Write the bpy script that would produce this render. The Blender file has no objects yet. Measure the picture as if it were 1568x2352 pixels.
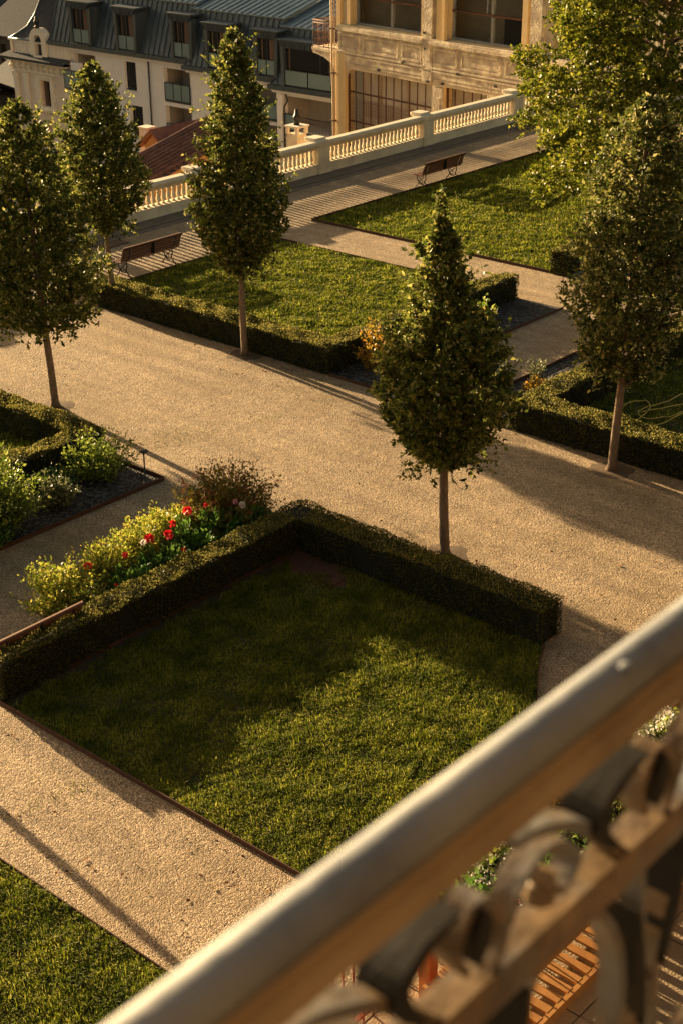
import bpy, math, random
import numpy as np
R=math.radians
# ---------------------------------------------------------------- camera, sky, sun, exposure
SC=bpy.context.scene
COL=SC.collection
H=11.0
FPX,CXP,CYP=3420.0,784.0,1176.0
PITCH,ROLL,YAW=R(25.7205647),R(-0.48661204),R(41.26010133)
def _axes():
    fw=np.array([0,math.cos(PITCH),-math.sin(PITCH)]);ri=np.array([1.,0,0]);up=np.cross(ri,fw)
    cr,sr=math.cos(ROLL),math.sin(ROLL)
    r2=ri*cr+up*sr;u2=-ri*sr+up*cr
    a=np.array([math.sin(YAW),math.cos(YAW),0]);b=np.array([-math.cos(YAW),math.sin(YAW),0]);c=np.array([0,0,1.])
    M=np.array([a,b,c])
    return M@r2,M@u2,M@fw
RI,UP,FW=_axes()
from mathutils import Matrix,Vector
cam=bpy.data.cameras.new('camera');co=bpy.data.objects.new('camera',cam);COL.objects.link(co)
co.matrix_world=Matrix(((RI[0],UP[0],-FW[0],0),(RI[1],UP[1],-FW[1],0),(RI[2],UP[2],-FW[2],H),(0,0,0,1)))
cam.sensor_width=36;cam.lens=FPX/2352*36;cam.clip_start=0.05;cam.clip_end=3000
cam.dof.use_dof=True;cam.dof.focus_distance=24;cam.dof.aperture_fstop=6.5
SC.camera=co
SUN_EL=R(10.8);SUN_AZ=R(6.5)       # azimuth measured from +Y towards +X
w=bpy.data.worlds.new("World");SC.world=w;w.use_nodes=True
nt=w.node_tree;bg=nt.nodes['Background']
sky=nt.nodes.new('ShaderNodeTexSky');sky.sky_type='NISHITA';sky.sun_disc=False
sky.sun_elevation=SUN_EL;sky.sun_rotation=SUN_AZ;sky.air_density=1.0;sky.dust_density=2.5;sky.ozone_density=0.6
mx=nt.nodes.new('ShaderNodeMix');mx.data_type='RGBA';mx.blend_type='MULTIPLY';mx.inputs[0].default_value=1
nt.links.new(sky.outputs[0],mx.inputs[6]);mx.inputs[7].default_value=(1.0,0.83,0.62,1)
nt.links.new(mx.outputs[2],bg.inputs[0]);bg.inputs[1].default_value=0.056
sl=bpy.data.lights.new('sun','SUN');so=bpy.data.objects.new('sun',sl);COL.objects.link(so)
sl.energy=5.0;sl.angle=R(0.5);sl.color=(1.0,0.72,0.39)
sd=Vector((math.sin(SUN_AZ)*math.cos(SUN_EL),math.cos(SUN_AZ)*math.cos(SUN_EL),math.sin(SUN_EL)))
so.rotation_euler=sd.to_track_quat('Z','Y').to_euler();so.location=(0,60,40)
SC.view_settings.view_transform='Standard';SC.view_settings.look='None';SC.view_settings.gamma=1
SC.view_settings.exposure=1.80
SC.cycles.max_bounces=6;SC.cycles.diffuse_bounces=3;SC.cycles.glossy_bounces=2;SC.cycles.transmission_bounces=2;SC.cycles.transparent_max_bounces=12
SC.cycles.use_denoising=True

# ---------------------------------------------------------------- measuring helpers (photo pixel -> place)
def ray(x,y): return FW+RI*(x-CXP)/FPX-UP*(y-CYP)/FPX
def P(x,y,z=0.0):
    d=ray(x,y);t=(z-H)/d[2];return float(d[0]*t),float(d[1]*t)
def at(x,y,dist):
    d=ray(x,y);t=dist/math.hypot(d[0],d[1]);return float(d[0]*t),float(d[1]*t),float(H+d[2]*t)
def onV(x,y,v):
    d=ray(x,y);t=v/d[1];return float(d[0]*t),float(H+d[2]*t)

# ---------------------------------------------------------------- objects
def tag(o,label=None,cat=None,group=None,kind=None):
    if label:o['label']=label
    if cat:o['category']=cat
    if group:o['group']=group
    if kind:o['kind']=kind
    return o
def thing(name,label,cat,loc=(0,0,0),rz=0,group=None):
    o=bpy.data.objects.new(name,None);COL.objects.link(o);o.empty_display_size=.2
    o.location=loc;o.rotation_euler=(0,0,rz);return tag(o,label,cat,group)
def copy_tree(o,parent=None):
    c=o.copy();COL.objects.link(c);c.parent=parent
    for ch in list(o.children):copy_tree(ch,c)
    return c
def raw_mesh(name,V,F,mi=None,attr=None,smooth=False):
    """V (n,3); F list of arrays each (m,k)"""
    me=bpy.data.meshes.new(name);V=np.asarray(V,dtype=np.float32)
    if not isinstance(F,list):F=[F]
    F=[np.asarray(f,dtype=np.int32) for f in F if len(f)]
    me.vertices.add(len(V));me.vertices.foreach_set('co',V.ravel())
    li=np.concatenate([f.ravel() for f in F]);tot=np.concatenate([np.full(len(f),f.shape[1],dtype=np.int32) for f in F])
    st=np.concatenate([[0],np.cumsum(tot)[:-1]]).astype(np.int32)
    me.loops.add(len(li));me.loops.foreach_set('vertex_index',li)
    me.polygons.add(len(tot));me.polygons.foreach_set('loop_start',st)
    if mi is not None:me.polygons.foreach_set('material_index',np.asarray(mi,dtype=np.int32))
    if smooth:me.polygons.foreach_set('use_smooth',np.ones(len(tot),dtype=bool))
    if attr is not None:
        a=me.attributes.new('rnd','FLOAT','FACE');a.data.foreach_set('value',np.asarray(attr,dtype=np.float32))
    me.update(calc_edges=True)
    return me
def link(name,me,mats,parent=None,loc=None,rz=None):
    o=bpy.data.objects.new(name,me);COL.objects.link(o)
    for m in (mats if isinstance(mats,(list,tuple)) else [mats]):me.materials.append(m)
    if parent is not None:o.parent=parent
    if loc:o.location=loc
    if rz is not None:o.rotation_euler=(0,0,rz)
    return o
class MB:
    def __init__(s):s.V=[];s.F=[];s.M=[];s.S=[]
    def add(s,V,F,m=0,sm=False):
        b=len(s.V);s.V.extend([tuple(map(float,v)) for v in V]);s.F.extend([tuple(i+b for i in f) for f in F]);s.M.extend([m]*len(F));s.S.extend([sm]*len(F));return s
    def box(s,x0,x1,y0,y1,z0,z1,m=0,bev=0):
        if x0>x1:x0,x1=x1,x0
        if y0>y1:y0,y1=y1,y0
        if bev>0:
            b=min(bev,(x1-x0)/2.1,(y1-y0)/2.1,(z1-z0)/2.1)
            def ring(z,i):return [(x0+i,y0+b-(b-i if 0 else 0),z)]
            # octagonal plan prism with chamfered top and bottom
            def loop(z,e):
                return [(x0+e+b,y0+e,z),(x1-e-b,y0+e,z),(x1-e,y0+e+b,z),(x1-e,y1-e-b,z),(x1-e-b,y1-e,z),(x0+e+b,y1-e,z),(x0+e,y1-e-b,z),(x0+e,y0+e+b,z)]
            e=b*.6;L=[loop(z0,min(e,b)),loop(z0+b,0),loop(z1-b,0),loop(z1,min(e,b))]
            V=[p for l in L for p in l];F=[tuple(range(7,-1,-1)),tuple(range(24,32))]
            for k in range(3):
                for i in range(8):j=(i+1)%8;F.append((k*8+i,k*8+j,k*8+8+j,k*8+8+i))
            return s.add(V,F,m)
        V=[(x0,y0,z0),(x1,y0,z0),(x1,y1,z0),(x0,y1,z0),(x0,y0,z1),(x1,y0,z1),(x1,y1,z1),(x0,y1,z1)]
        return s.add(V,[(3,2,1,0),(4,5,6,7),(0,1,5,4),(1,2,6,5),(2,3,7,6),(3,0,4,7)],m)
    def prism(s,poly,axis,c0,c1,m=0,sm=False):
        """poly of 2-D points, extruded along axis ('x','y','z')"""
        n=len(poly)
        def p(a,b,c):return {'x':(c,a,b),'y':(a,c,b),'z':(a,b,c)}[axis]
        V=[p(a,b,c0) for a,b in poly]+[p(a,b,c1) for a,b in poly]
        F=[(i,(i+1)%n,n+(i+1)%n,n+i) for i in range(n)]
        s.add(V,F,m,sm);b=len(s.V)-2*n
        s.F.extend([tuple(b+i for i in range(n-1,-1,-1)),tuple(b+n+i for i in range(n))]);s.M.extend([m,m]);s.S.extend([False,False]);return s
    def lathe(s,c,prof,n=12,m=0,sm=True):
        V=[];F=[]
        for r,z in prof:
            for i in range(n):a=2*math.pi*i/n;V.append((c[0]+r*math.cos(a),c[1]+r*math.sin(a),c[2]+z))
        for k in range(len(prof)-1):
            for i in range(n):j=(i+1)%n;F.append((k*n+i,k*n+j,(k+1)*n+j,(k+1)*n+i))
        F.append(tuple(range(n-1,-1,-1)));F.append(tuple((len(prof)-1)*n+i for i in range(n)))
        return s.add(V,F,m,sm)
    def tube(s,pts,rad,n=8,m=0,sm=True):
        pts=[Vector(p) for p in pts];k=len(pts)
        rad=rad if isinstance(rad,(list,tuple)) else [rad]*k
        V=[];F=[];ref=Vector((0,0,1))
        for i,p in enumerate(pts):
            t=(pts[min(i+1,k-1)]-pts[max(i-1,0)]);t.normalize()
            x=t.cross(ref) if abs(t.dot(ref))<.95 else t.cross(Vector((1,0,0)));x.normalize();y=x.cross(t);y.normalize()
            if i and (x.dot(px)<0):x=-x;y=-y
            px=x
            for j in range(n):a=2*math.pi*j/n;V.append(p+(x*math.cos(a)+y*math.sin(a))*rad[i])
        for i in range(k-1):
            for j in range(n):q=(j+1)%n;F.append((i*n+j,i*n+q,(i+1)*n+q,(i+1)*n+j))
        F.append(tuple(range(n-1,-1,-1)));F.append(tuple((k-1)*n+j for j in range(n)))
        return s.add(V,F,m,sm)
    def quad(s,a,b,c,d,m=0):return s.add([a,b,c,d],[(0,1,2,3)],m)
    def build(s,name,mats,parent=None,loc=None,rz=None):
        me=bpy.data.meshes.new(name);me.from_pydata(s.V,[],s.F);me.polygons.foreach_set('material_index',s.M);me.polygons.foreach_set('use_smooth',s.S)
        me.update();return link(name,me,mats,parent,loc,rz)

# ---------------------------------------------------------------- materials
def mat(name,base,rough=.8,var=None,scale=4,detail=5,bump=0,bscale=40,bdist=.02,metal=0,spec=.5,stretch=None,var2=None,scale2=1.0):
    m=bpy.data.materials.new(name);m.use_nodes=True;nt=m.node_tree;N=nt.nodes;L=nt.links;b=N['Principled BSDF']
    b.inputs['Roughness'].default_value=rough;b.inputs['Metallic'].default_value=metal;b.inputs['Specular IOR Level'].default_value=spec
    b.inputs['Base Color'].default_value=(*base,1)
    tc=N.new('ShaderNodeTexCoord');src=tc.outputs['Object']
    if stretch:
        mp=N.new('ShaderNodeMapping');mp.inputs['Scale'].default_value=stretch;L.new(src,mp.inputs[0]);src=mp.outputs[0]
    if var:
        n=N.new('ShaderNodeTexNoise');n.inputs['Scale'].default_value=scale;n.inputs['Detail'].default_value=detail;n.inputs['Roughness'].default_value=.65;L.new(src,n.inputs['Vector'])
        r=N.new('ShaderNodeValToRGB');r.color_ramp.elements[0].position=.33;r.color_ramp.elements[1].position=.67
        r.color_ramp.elements[0].color=(*base,1);r.color_ramp.elements[1].color=(*var,1);L.new(n.outputs['Fac'],r.inputs[0]);out=r.outputs[0]
        if var2:
            n2=N.new('ShaderNodeTexNoise');n2.inputs['Scale'].default_value=scale2;n2.inputs['Detail'].default_value=4;L.new(src,n2.inputs['Vector'])
            r2=N.new('ShaderNodeValToRGB');r2.color_ramp.elements[0].position=.45;r2.color_ramp.elements[1].position=.62;L.new(n2.outputs['Fac'],r2.inputs[0])
            x=N.new('ShaderNodeMix');x.data_type='RGBA';L.new(r2.outputs[0],x.inputs[0]);L.new(out,x.inputs[6]);x.inputs[7].default_value=(*var2,1);out=x.outputs[2]
        L.new(out,b.inputs['Base Color'])
    if bump:
        n=N.new('ShaderNodeTexNoise');n.inputs['Scale'].default_value=bscale;n.inputs['Detail'].default_value=4;L.new(src,n.inputs['Vector'])
        bp=N.new('ShaderNodeBump');bp.inputs['Strength'].default_value=bump;bp.inputs['Distance'].default_value=bdist;L.new(n.outputs['Fac'],bp.inputs['Height']);L.new(bp.outputs[0],b.inputs['Normal'])
    return m
def leafmat(name,cols,rough=.42,trans=.35,tcol=None,spec=.5,patch=None):
    """cols: list of colours spread over the per-leaf random value"""
    m=bpy.data.materials.new(name);m.use_nodes=True;nt=m.node_tree;N=nt.nodes;L=nt.links;b=N['Principled BSDF'];out=N['Material Output']
    a=N.new('ShaderNodeAttribute');a.attribute_name='rnd'
    r=N.new('ShaderNodeValToRGB');cr=r.color_ramp
    for i,c in enumerate(cols):
        e=cr.elements[i] if i<2 else cr.elements.new(1)
        e.position=i/max(1,len(cols)-1);e.color=(*c,1)
    L.new(a.outputs['Fac'],r.inputs[0]);c=r.outputs[0]
    if patch:
        tc=N.new('ShaderNodeTexCoord');n=N.new('ShaderNodeTexNoise');n.inputs['Scale'].default_value=patch[1];n.inputs['Detail'].default_value=3;L.new(tc.outputs['Object'],n.inputs['Vector'])
        r2=N.new('ShaderNodeValToRGB');r2.color_ramp.elements[0].position=.4;r2.color_ramp.elements[1].position=.65;L.new(n.outputs['Fac'],r2.inputs[0])
        x=N.new('ShaderNodeMix');x.data_type='RGBA';x.blend_type='MULTIPLY';L.new(r2.outputs[0],x.inputs[0]);L.new(c,x.inputs[6]);x.inputs[7].default_value=(*patch[0],1);c=x.outputs[2]
    L.new(c,b.inputs['Base Color']);b.inputs['Roughness'].default_value=rough;b.inputs['Specular IOR Level'].default_value=spec
    t=N.new('ShaderNodeBsdfTranslucent')
    if tcol:
        y=N.new('ShaderNodeMix');y.data_type='RGBA';y.blend_type='MULTIPLY';y.inputs[0].default_value=1;L.new(c,y.inputs[6]);y.inputs[7].default_value=(*tcol,1);L.new(y.outputs[2],t.inputs[0])
    else:L.new(c,t.inputs[0])
    s=N.new('ShaderNodeMixShader');s.inputs[0].default_value=trans;L.new(b.outputs[0],s.inputs[1]);L.new(t.outputs[0],s.inputs[2]);L.new(s.outputs[0],out.inputs[0])
    return m
def gravel_mat(name,c1,c2,c3,stone=46,bump=1.0,patch=(.26,.2,.13),dist=.022):
    m=bpy.data.materials.new(name);m.use_nodes=True;nt=m.node_tree;N=nt.nodes;L=nt.links;b=N['Principled BSDF']
    b.inputs['Roughness'].default_value=.85;b.inputs['Specular IOR Level'].default_value=.25
    tc=N.new('ShaderNodeTexCoord')
    v=N.new('ShaderNodeTexVoronoi');v.inputs['Scale'].default_value=stone;v.inputs['Randomness'].default_value=1;L.new(tc.outputs['Object'],v.inputs['Vector'])
    sp=N.new('ShaderNodeSeparateColor');L.new(v.outputs['Color'],sp.inputs[0])
    r=N.new('ShaderNodeValToRGB');cr=r.color_ramp;cr.elements[0].color=(*c1,1);cr.elements[1].color=(*c3,1);e=cr.elements.new(.5);e.color=(*c2,1);L.new(sp.outputs[0],r.inputs[0])
    n=N.new('ShaderNodeTexNoise');n.inputs['Scale'].default_value=.55;n.inputs['Detail'].default_value=7;n.inputs['Roughness'].default_value=.6;L.new(tc.outputs['Object'],n.inputs['Vector'])
    r2=N.new('ShaderNodeValToRGB');r2.color_ramp.elements[0].position=.42;r2.color_ramp.elements[1].position=.72;L.new(n.outputs['Fac'],r2.inputs[0])
    x=N.new('ShaderNodeMix');x.data_type='RGBA';L.new(r2.outputs[0],x.inputs[0]);L.new(r.outputs[0],x.inputs[6]);x.inputs[7].default_value=(*patch,1)
    mul=N.new('ShaderNodeMath');mul.operation='MULTIPLY';mul.inputs[1].default_value=.55;L.new(r2.outputs[0],mul.inputs[0]);L.new(mul.outputs[0],x.inputs[0])
    mpt=N.new('ShaderNodeMapping');mpt.inputs['Scale'].default_value=(2.6,.22,1);mpt.inputs['Rotation'].default_value=(0,0,.06);L.new(tc.outputs['Object'],mpt.inputs[0])
    nt_=N.new('ShaderNodeTexNoise');nt_.inputs['Scale'].default_value=1.1;nt_.inputs['Detail'].default_value=5;L.new(mpt.outputs[0],nt_.inputs['Vector'])
    nf=N.new('ShaderNodeTexNoise');nf.inputs['Scale'].default_value=3.5;nf.inputs['Detail'].default_value=6;nf.inputs['Roughness'].default_value=.7;L.new(tc.outputs['Object'],nf.inputs['Vector'])
    ad=N.new('ShaderNodeMath');ad.operation='ADD';L.new(nt_.outputs['Fac'],ad.inputs[0]);L.new(nf.outputs['Fac'],ad.inputs[1])
    rg=N.new('ShaderNodeMapRange');rg.inputs[1].default_value=.75;rg.inputs[2].default_value=1.25;rg.inputs[3].default_value=.74;rg.inputs[4].default_value=1.16;L.new(ad.outputs[0],rg.inputs[0])
    vm=N.new('ShaderNodeVectorMath');vm.operation='SCALE';L.new(x.outputs[2],vm.inputs[0]);L.new(rg.outputs[0],vm.inputs['Scale'])
    L.new(vm.outputs[0],b.inputs['Base Color'])
    v2=N.new('ShaderNodeTexVoronoi');v2.inputs['Scale'].default_value=stone*.38;L.new(tc.outputs['Object'],v2.inputs['Vector'])
    n3=N.new('ShaderNodeTexNoise');n3.inputs['Scale'].default_value=7;n3.inputs['Detail'].default_value=5;L.new(tc.outputs['Object'],n3.inputs['Vector'])
    s1=N.new('ShaderNodeMath');s1.operation='MULTIPLY';s1.inputs[1].default_value=-1.0;L.new(v.outputs['Distance'],s1.inputs[0])
    s2=N.new('ShaderNodeMath');s2.operation='MULTIPLY_ADD';s2.inputs[1].default_value=-.7;L.new(v2.outputs['Distance'],s2.inputs[0]);L.new(s1.outputs[0],s2.inputs[2])
    s3=N.new('ShaderNodeMath');s3.operation='MULTIPLY_ADD';s3.inputs[1].default_value=1.6;L.new(n3.outputs['Fac'],s3.inputs[0]);L.new(s2.outputs[0],s3.inputs[2])
    bp=N.new('ShaderNodeBump');bp.inputs['Strength'].default_value=bump;bp.inputs['Distance'].default_value=dist;L.new(s3.outputs[0],bp.inputs['Height']);L.new(bp.outputs[0],b.inputs['Normal'])
    return m
M={}
M['gravel']=gravel_mat('fine_pale_gravel',(.14,.095,.052),(.385,.280,.172),(.74,.57,.385),stone=68,dist=.015,patch=(.25,.175,.085))
M['soil']=mat('lawn_soil',(.035,.032,.014),.95,(.06,.05,.022),9,bump=.5,bscale=60)
M['slate']=gravel_mat('dark_slate_mulch',(.014,.013,.013),(.05,.046,.042),(.17,.155,.14),stone=22,bump=1,patch=(.04,.03,.025),dist=.03)
M['mulch']=mat('bark_mulch',(.05,.02,.01),.95,(.14,.06,.03),30,bump=.8,bscale=70)
M['earth']=mat('earth_and_grit',(.10,.065,.038),.95,(.2,.14,.085),22,bump=.8,bscale=60)
M['corten']=mat('rusty_steel_edging',(.06,.024,.012),.85,(.11,.045,.022),18)
M['grass']=leafmat('lawn_grass',[(.048,.082,.005),(.15,.195,.01),(.31,.33,.02),(.5,.45,.12)],.6,.55,spec=.15,patch=((.42,.5,.4),2.1))
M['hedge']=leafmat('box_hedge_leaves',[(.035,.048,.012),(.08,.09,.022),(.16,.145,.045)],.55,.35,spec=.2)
M['htop']=leafmat('box_hedge_sunlit_growth',[(.05,.058,.012),(.15,.145,.035),(.34,.29,.09)],.5,.55,spec=.25)  # new growth, with sunlight on the hedge tops put into its golden colour
M['hcore']=mat('hedge_inside',(.006,.008,.003),.95)  # near-black box added inside the leaves to block light
M['tleaf']=leafmat('hornbeam_leaves',[(.03,.05,.010),(.085,.115,.02),(.21,.235,.035),(.46,.40,.13)],.45,.5,spec=.35)
M['gtleaf']=leafmat('greyish_hornbeam_leaves',[(.03,.046,.011),(.08,.105,.022),(.2,.215,.045),(.5,.43,.18)],.45,.48,spec=.35)
M['bleaf']=leafmat('broad_green_leaves',[(.035,.05,.006),(.09,.12,.01),(.23,.25,.02),(.36,.32,.05)],.42,.5,spec=.35)
M['bark']=mat('tree_bark',(.13,.088,.055),.9,(.27,.19,.12),14,bump=.6,bscale=50,stretch=(1,1,.35))
M['yleaf']=leafmat('golden_shrub_leaves',[(.10,.15,.012),(.26,.31,.03),(.46,.46,.07),(.5,.4,.08)],.4,.45)
M['gleaf']=leafmat('mid_green_leaves',[(.05,.09,.012),(.16,.22,.025),(.36,.4,.08)],.45,.48,spec=.35)
M['pleaf']=leafmat('peony_leaves',[(.03,.08,.012),(.09,.19,.028),(.2,.34,.06)],.36,.42)
M['lleaf']=leafmat('grey_green_leaves',[(.06,.08,.035),(.15,.17,.07),(.33,.32,.14)],.5,.35)
M['rleaf']=leafmat('dark_red_green_leaves',[(.06,.08,.014),(.15,.15,.025),(.24,.19,.04),(.2,.07,.02)],.42,.42,spec=.3)
M['oleaf']=leafmat('orange_leaves',[(.2,.15,.02),(.45,.3,.03),(.55,.22,.03)],.4,.45)
M['rhead']=leafmat('rusty_flower_heads',[(.18,.035,.02),(.34,.09,.035)],.7,.4)
M['cleaf']=leafmat('copper_leaves',[(.05,.01,.008),(.09,.018,.012)],.5,.2)
M['rpet']=leafmat('red_petals',[(.6,.01,.02),(.8,.03,.04)],.5,.3)
M['wpet']=leafmat('white_petals',[(.75,.7,.6),(.85,.8,.75)],.5,.3)
M['kpet']=leafmat('pink_petals',[(.6,.2,.3),(.75,.4,.5)],.5,.3)
M['stem']=mat('plant_stems',(.06,.05,.02),.8)
M['cream']=mat('cream_stone',(.80,.69,.49),.8,(.85,.75,.56),3,bump=.15,bscale=30,bdist=.01,var2=(.68,.58,.42),scale2=1.7)
M['creamtop']=mat('weathered_rail_top',(.62,.54,.4),.85,(.8,.68,.48),3,bump=.2,bscale=40,bdist=.01)
M['kerb']=mat('stone_gutter',(.12,.10,.075),.9,(.2,.16,.12),4,bump=.3,bscale=30)
M['zinc']=mat('zinc_roof',(.16,.22,.25),.38,(.24,.31,.34),.8,metal=.55,stretch=(1,.2,1))
M['zincd']=mat('dark_zinc_cladding',(.045,.060,.070),.5,(.085,.108,.122),1.2,metal=.35,stretch=(3,3,.3))
M['slater']=mat('slate_roof',(.028,.034,.04),.8,(.06,.068,.078),5,bump=.5,bscale=20,spec=.15)
M['white']=mat('white_render',(.78,.73,.69),.9,(.84,.78,.73),2,bump=.1,bscale=60,bdist=.005)
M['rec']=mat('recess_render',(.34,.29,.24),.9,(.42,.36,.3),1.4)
M['pink']=mat('warm_plaster',(.74,.58,.44),.9,(.82,.68,.53),1.1,bump=.2,bscale=20)
M['trim']=mat('pale_stone_trim',(.74,.65,.52),.8,(.82,.74,.61),3,bump=.2,bscale=25,bdist=.01)
M['glass']=mat('dark_window_glass',(.012,.014,.014),.08,spec=.8)
M['panel']=mat('frosted_balcony_glass',(.16,.22,.22),.3,(.2,.27,.26),1.5)
M['frame']=mat('dark_metal_frame',(.025,.028,.03),.5)
M['curtain']=mat('brown_curtain',(.10,.06,.035),.9,(.2,.12,.07),2,stretch=(8,8,.4))
M['facade']=mat('weathered_facade',(.64,.52,.35),.9,(.45,.37,.27),1.8,9,bump=.5,bscale=7,bdist=.05,stretch=(1,1,.5),var2=(.66,.56,.38),scale2=1.1)
M['facade2']=mat('weathered_beam',(.56,.46,.33),.9,(.39,.32,.24),3.2,9,bump=.6,bscale=10,bdist=.05,var2=(.72,.63,.45),scale2=1.9)
M['ochre']=mat('ochre_bounce_light',(.64,.46,.22),.85,(.72,.54,.28),2)  # yellow of bounced sunlight put into the colour of reveals and strips
M['rust']=mat('rusty_iron',(.07,.03,.016),.8,(.14,.06,.03),8)
M['steelb']=mat('blue_grey_window_bar',(.2,.21,.21),.6,(.28,.28,.27),5)
M['ownwall']=mat('own_house_plaster',(.045,.03,.018),.9,(.055,.037,.02),2)
M['pipe']=mat('cream_drainpipe',(.55,.42,.26),.6)
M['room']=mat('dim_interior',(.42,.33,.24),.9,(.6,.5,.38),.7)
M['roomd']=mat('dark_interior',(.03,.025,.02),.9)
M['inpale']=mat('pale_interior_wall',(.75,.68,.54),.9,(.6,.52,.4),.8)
M['tile']=mat('red_clay_tiles',(.12,.05,.035),.8,(.21,.10,.07),2.5,bump=.3,bscale=30)
M['orange']=mat('orange_render',(.42,.24,.1),.9)
M['asph']=mat('asphalt',(.016,.017,.018),1,(.026,.026,.026),1,spec=.05)
M['bwood']=mat('bench_slat_wood',(.12,.05,.025),.5,(.22,.10,.05),3,stretch=(.5,6,6))
M['iron']=mat('black_cast_iron',(.012,.012,.012),.45)
M['rail']=mat('worn_grey_paint',(.24,.265,.285),.66,(.14,.15,.16),16,9,bump=.7,bscale=26,bdist=.004,var2=(.30,.31,.31),scale2=8)
M['railb']=mat('worn_paint_warm_bounce',(.45,.33,.19),.65,(.22,.15,.08),7,6,bump=.3,bscale=25,bdist=.002,var2=(.42,.30,.17),scale2=3)  # worn paint; its ochre stands in for warm light bounced onto the band
M['scroll']=mat('patchy_cast_iron_paint',(.07,.045,.025),.42,(.30,.205,.11),15,7,bump=.7,bscale=45,bdist=.004,var2=(.19,.19,.185),scale2=10)
M['leafshade']=mat('iron_leaf_painted_shade',(.012,.011,.009),.6,(.022,.018,.012),20,bump=.4,bscale=60,bdist=.002,spec=.3)  # near-black colour stands in for shade on the ironwork
M['owood']=mat('orange_stained_wood',(.34,.15,.04),.5,(.5,.25,.08),3,stretch=(1,1,1))
M['redp']=mat('red_plastic',(.6,.01,.008),.3)
M['redm']=mat('red_orange_iron',(.34,.05,.02),.5,(.42,.1,.03),12)
M['paver']=mat('terrace_paving',(.36,.27,.16),.9,(.24,.165,.09),3,bump=.5,bscale=50,var2=(.42,.32,.2),scale2=1.5)
M['joint']=mat('paving_joint',(.05,.035,.02),.95)
M['hose']=mat('yellow_hose',(.42,.33,.05),.5)
M['lampm']=mat('black_bollard_metal',(.02,.018,.018),.5)

# ---------------------------------------------------------------- foliage
def nrm(a):return a/np.maximum(np.linalg.norm(a,axis=1,keepdims=True),1e-9)
def leafquads(B,D,L,W,rng,roll=None):
    """diamond leaves, slightly folded; returns V,F"""
    n=len(B);rv=rng.normal(size=(n,3)) if roll is None else roll
    S=nrm(np.cross(D,rv));U=np.cross(S,D)
    L=L[:,None];W=W[:,None]
    tip=B+D*L-U*L*.12;mid=B+D*L*.45+U*L*.06
    V=np.stack([B,mid+S*W,tip,mid-S*W],1).reshape(-1,3)
    F=np.arange(4*n).reshape(n,4);return V,F
def shoots(B,D,L,k,rng,leaf,width,t0=.15,spread=1.0,jit=.3,droop=0.0,lift=.0):
    """k leaves on each shoot"""
    m=len(B);t=t0+(1-t0)*(np.arange(k)+rng.random((m,k)))/k
    pos=B[:,None,:]+D[:,None,:]*(L[:,None]*t)[:,:,None];pos[:,:,2]-=droop*(L[:,None]*t)**2
    rv=rng.normal(size=(m,k,3));Dk=np.repeat(D[:,None,:],k,1)
    perp=rv-(rv*Dk).sum(2,keepdims=True)*Dk
    ld=nrm((Dk*.6+perp*.75*spread).reshape(-1,3)+np.array([0,0,lift]))
    n=m*k;ll=leaf*(1+jit*rng.normal(size=n)).clip(.45,1.7)
    return pos.reshape(-1,3),ld,ll,ll*width
def foliage(name,parts,mats,rng,parent=None,loc=None):
    V=[];F=[];mi=[];b=0;rn=[]
    for i,(v,f,m) in enumerate(parts):
        V.append(v);F.append(f+b);b+=len(v);mi.append(np.full(len(f),m));rn.append(rng.random(len(f)))
    me=raw_mesh(name,np.concatenate(V),[f for f in F],np.concatenate(mi),np.concatenate(rn))
    return link(name,me,mats,parent,loc)
def interp(prof,z):
    zs=[p[0] for p in prof];rs=[p[1] for p in prof];return np.interp(z,zs,rs)
def crown(prof,n_shoots,k,rng,leaf=.085,width=.3,slen=.38,up=.62,lump=.2,inner=.3,seed=0,flat=1.0):
    """foliage in a lumpy envelope given by (z,r) profile"""
    z0,z1=prof[0][0],prof[-1][0]
    zz=rng.uniform(z0,z1,n_shoots*4);rr=interp(prof,zz);keep=rng.random(len(zz))<(rr+.08)/(max(p[1] for p in prof)+.08);zz=zz[keep][:n_shoots];rr=rr[keep][:n_shoots];n=len(zz)
    th=rng.uniform(0,2*math.pi,n)
    ph=rng.uniform(0,6.28,6)
    lm=1+lump*(np.sin(3*th+2.1*zz+ph[0])*.5+np.sin(5*th-3.3*zz+ph[1])*.35+np.sin(2*th+5.2*zz+ph[2])*.4+np.sin(9*th+7*zz+ph[3])*.2)
    q=np.sqrt(rng.uniform(inner**2,1,n))
    out=np.stack([np.cos(th),np.sin(th),np.zeros(n)],1)
    R_=rr*lm*q
    D=nrm(out*1.0+np.array([0,0,up])+rng.normal(size=(n,3))*.28)
    Ls=slen*(.45+1.1*rng.random(n)**1.5)*(.45+.55*rr/max(.01,max(p[1] for p in prof)))
    tip=out*R_[:,None]+np.array([0,0,1.])*zz[:,None]
    B=tip-D*Ls[:,None]*.8
    pos,ld,ll,lw=shoots(B,D,Ls,k,rng,leaf,width)
    return leafquads(pos,ld,ll,lw,rng)+(0,)

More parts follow.
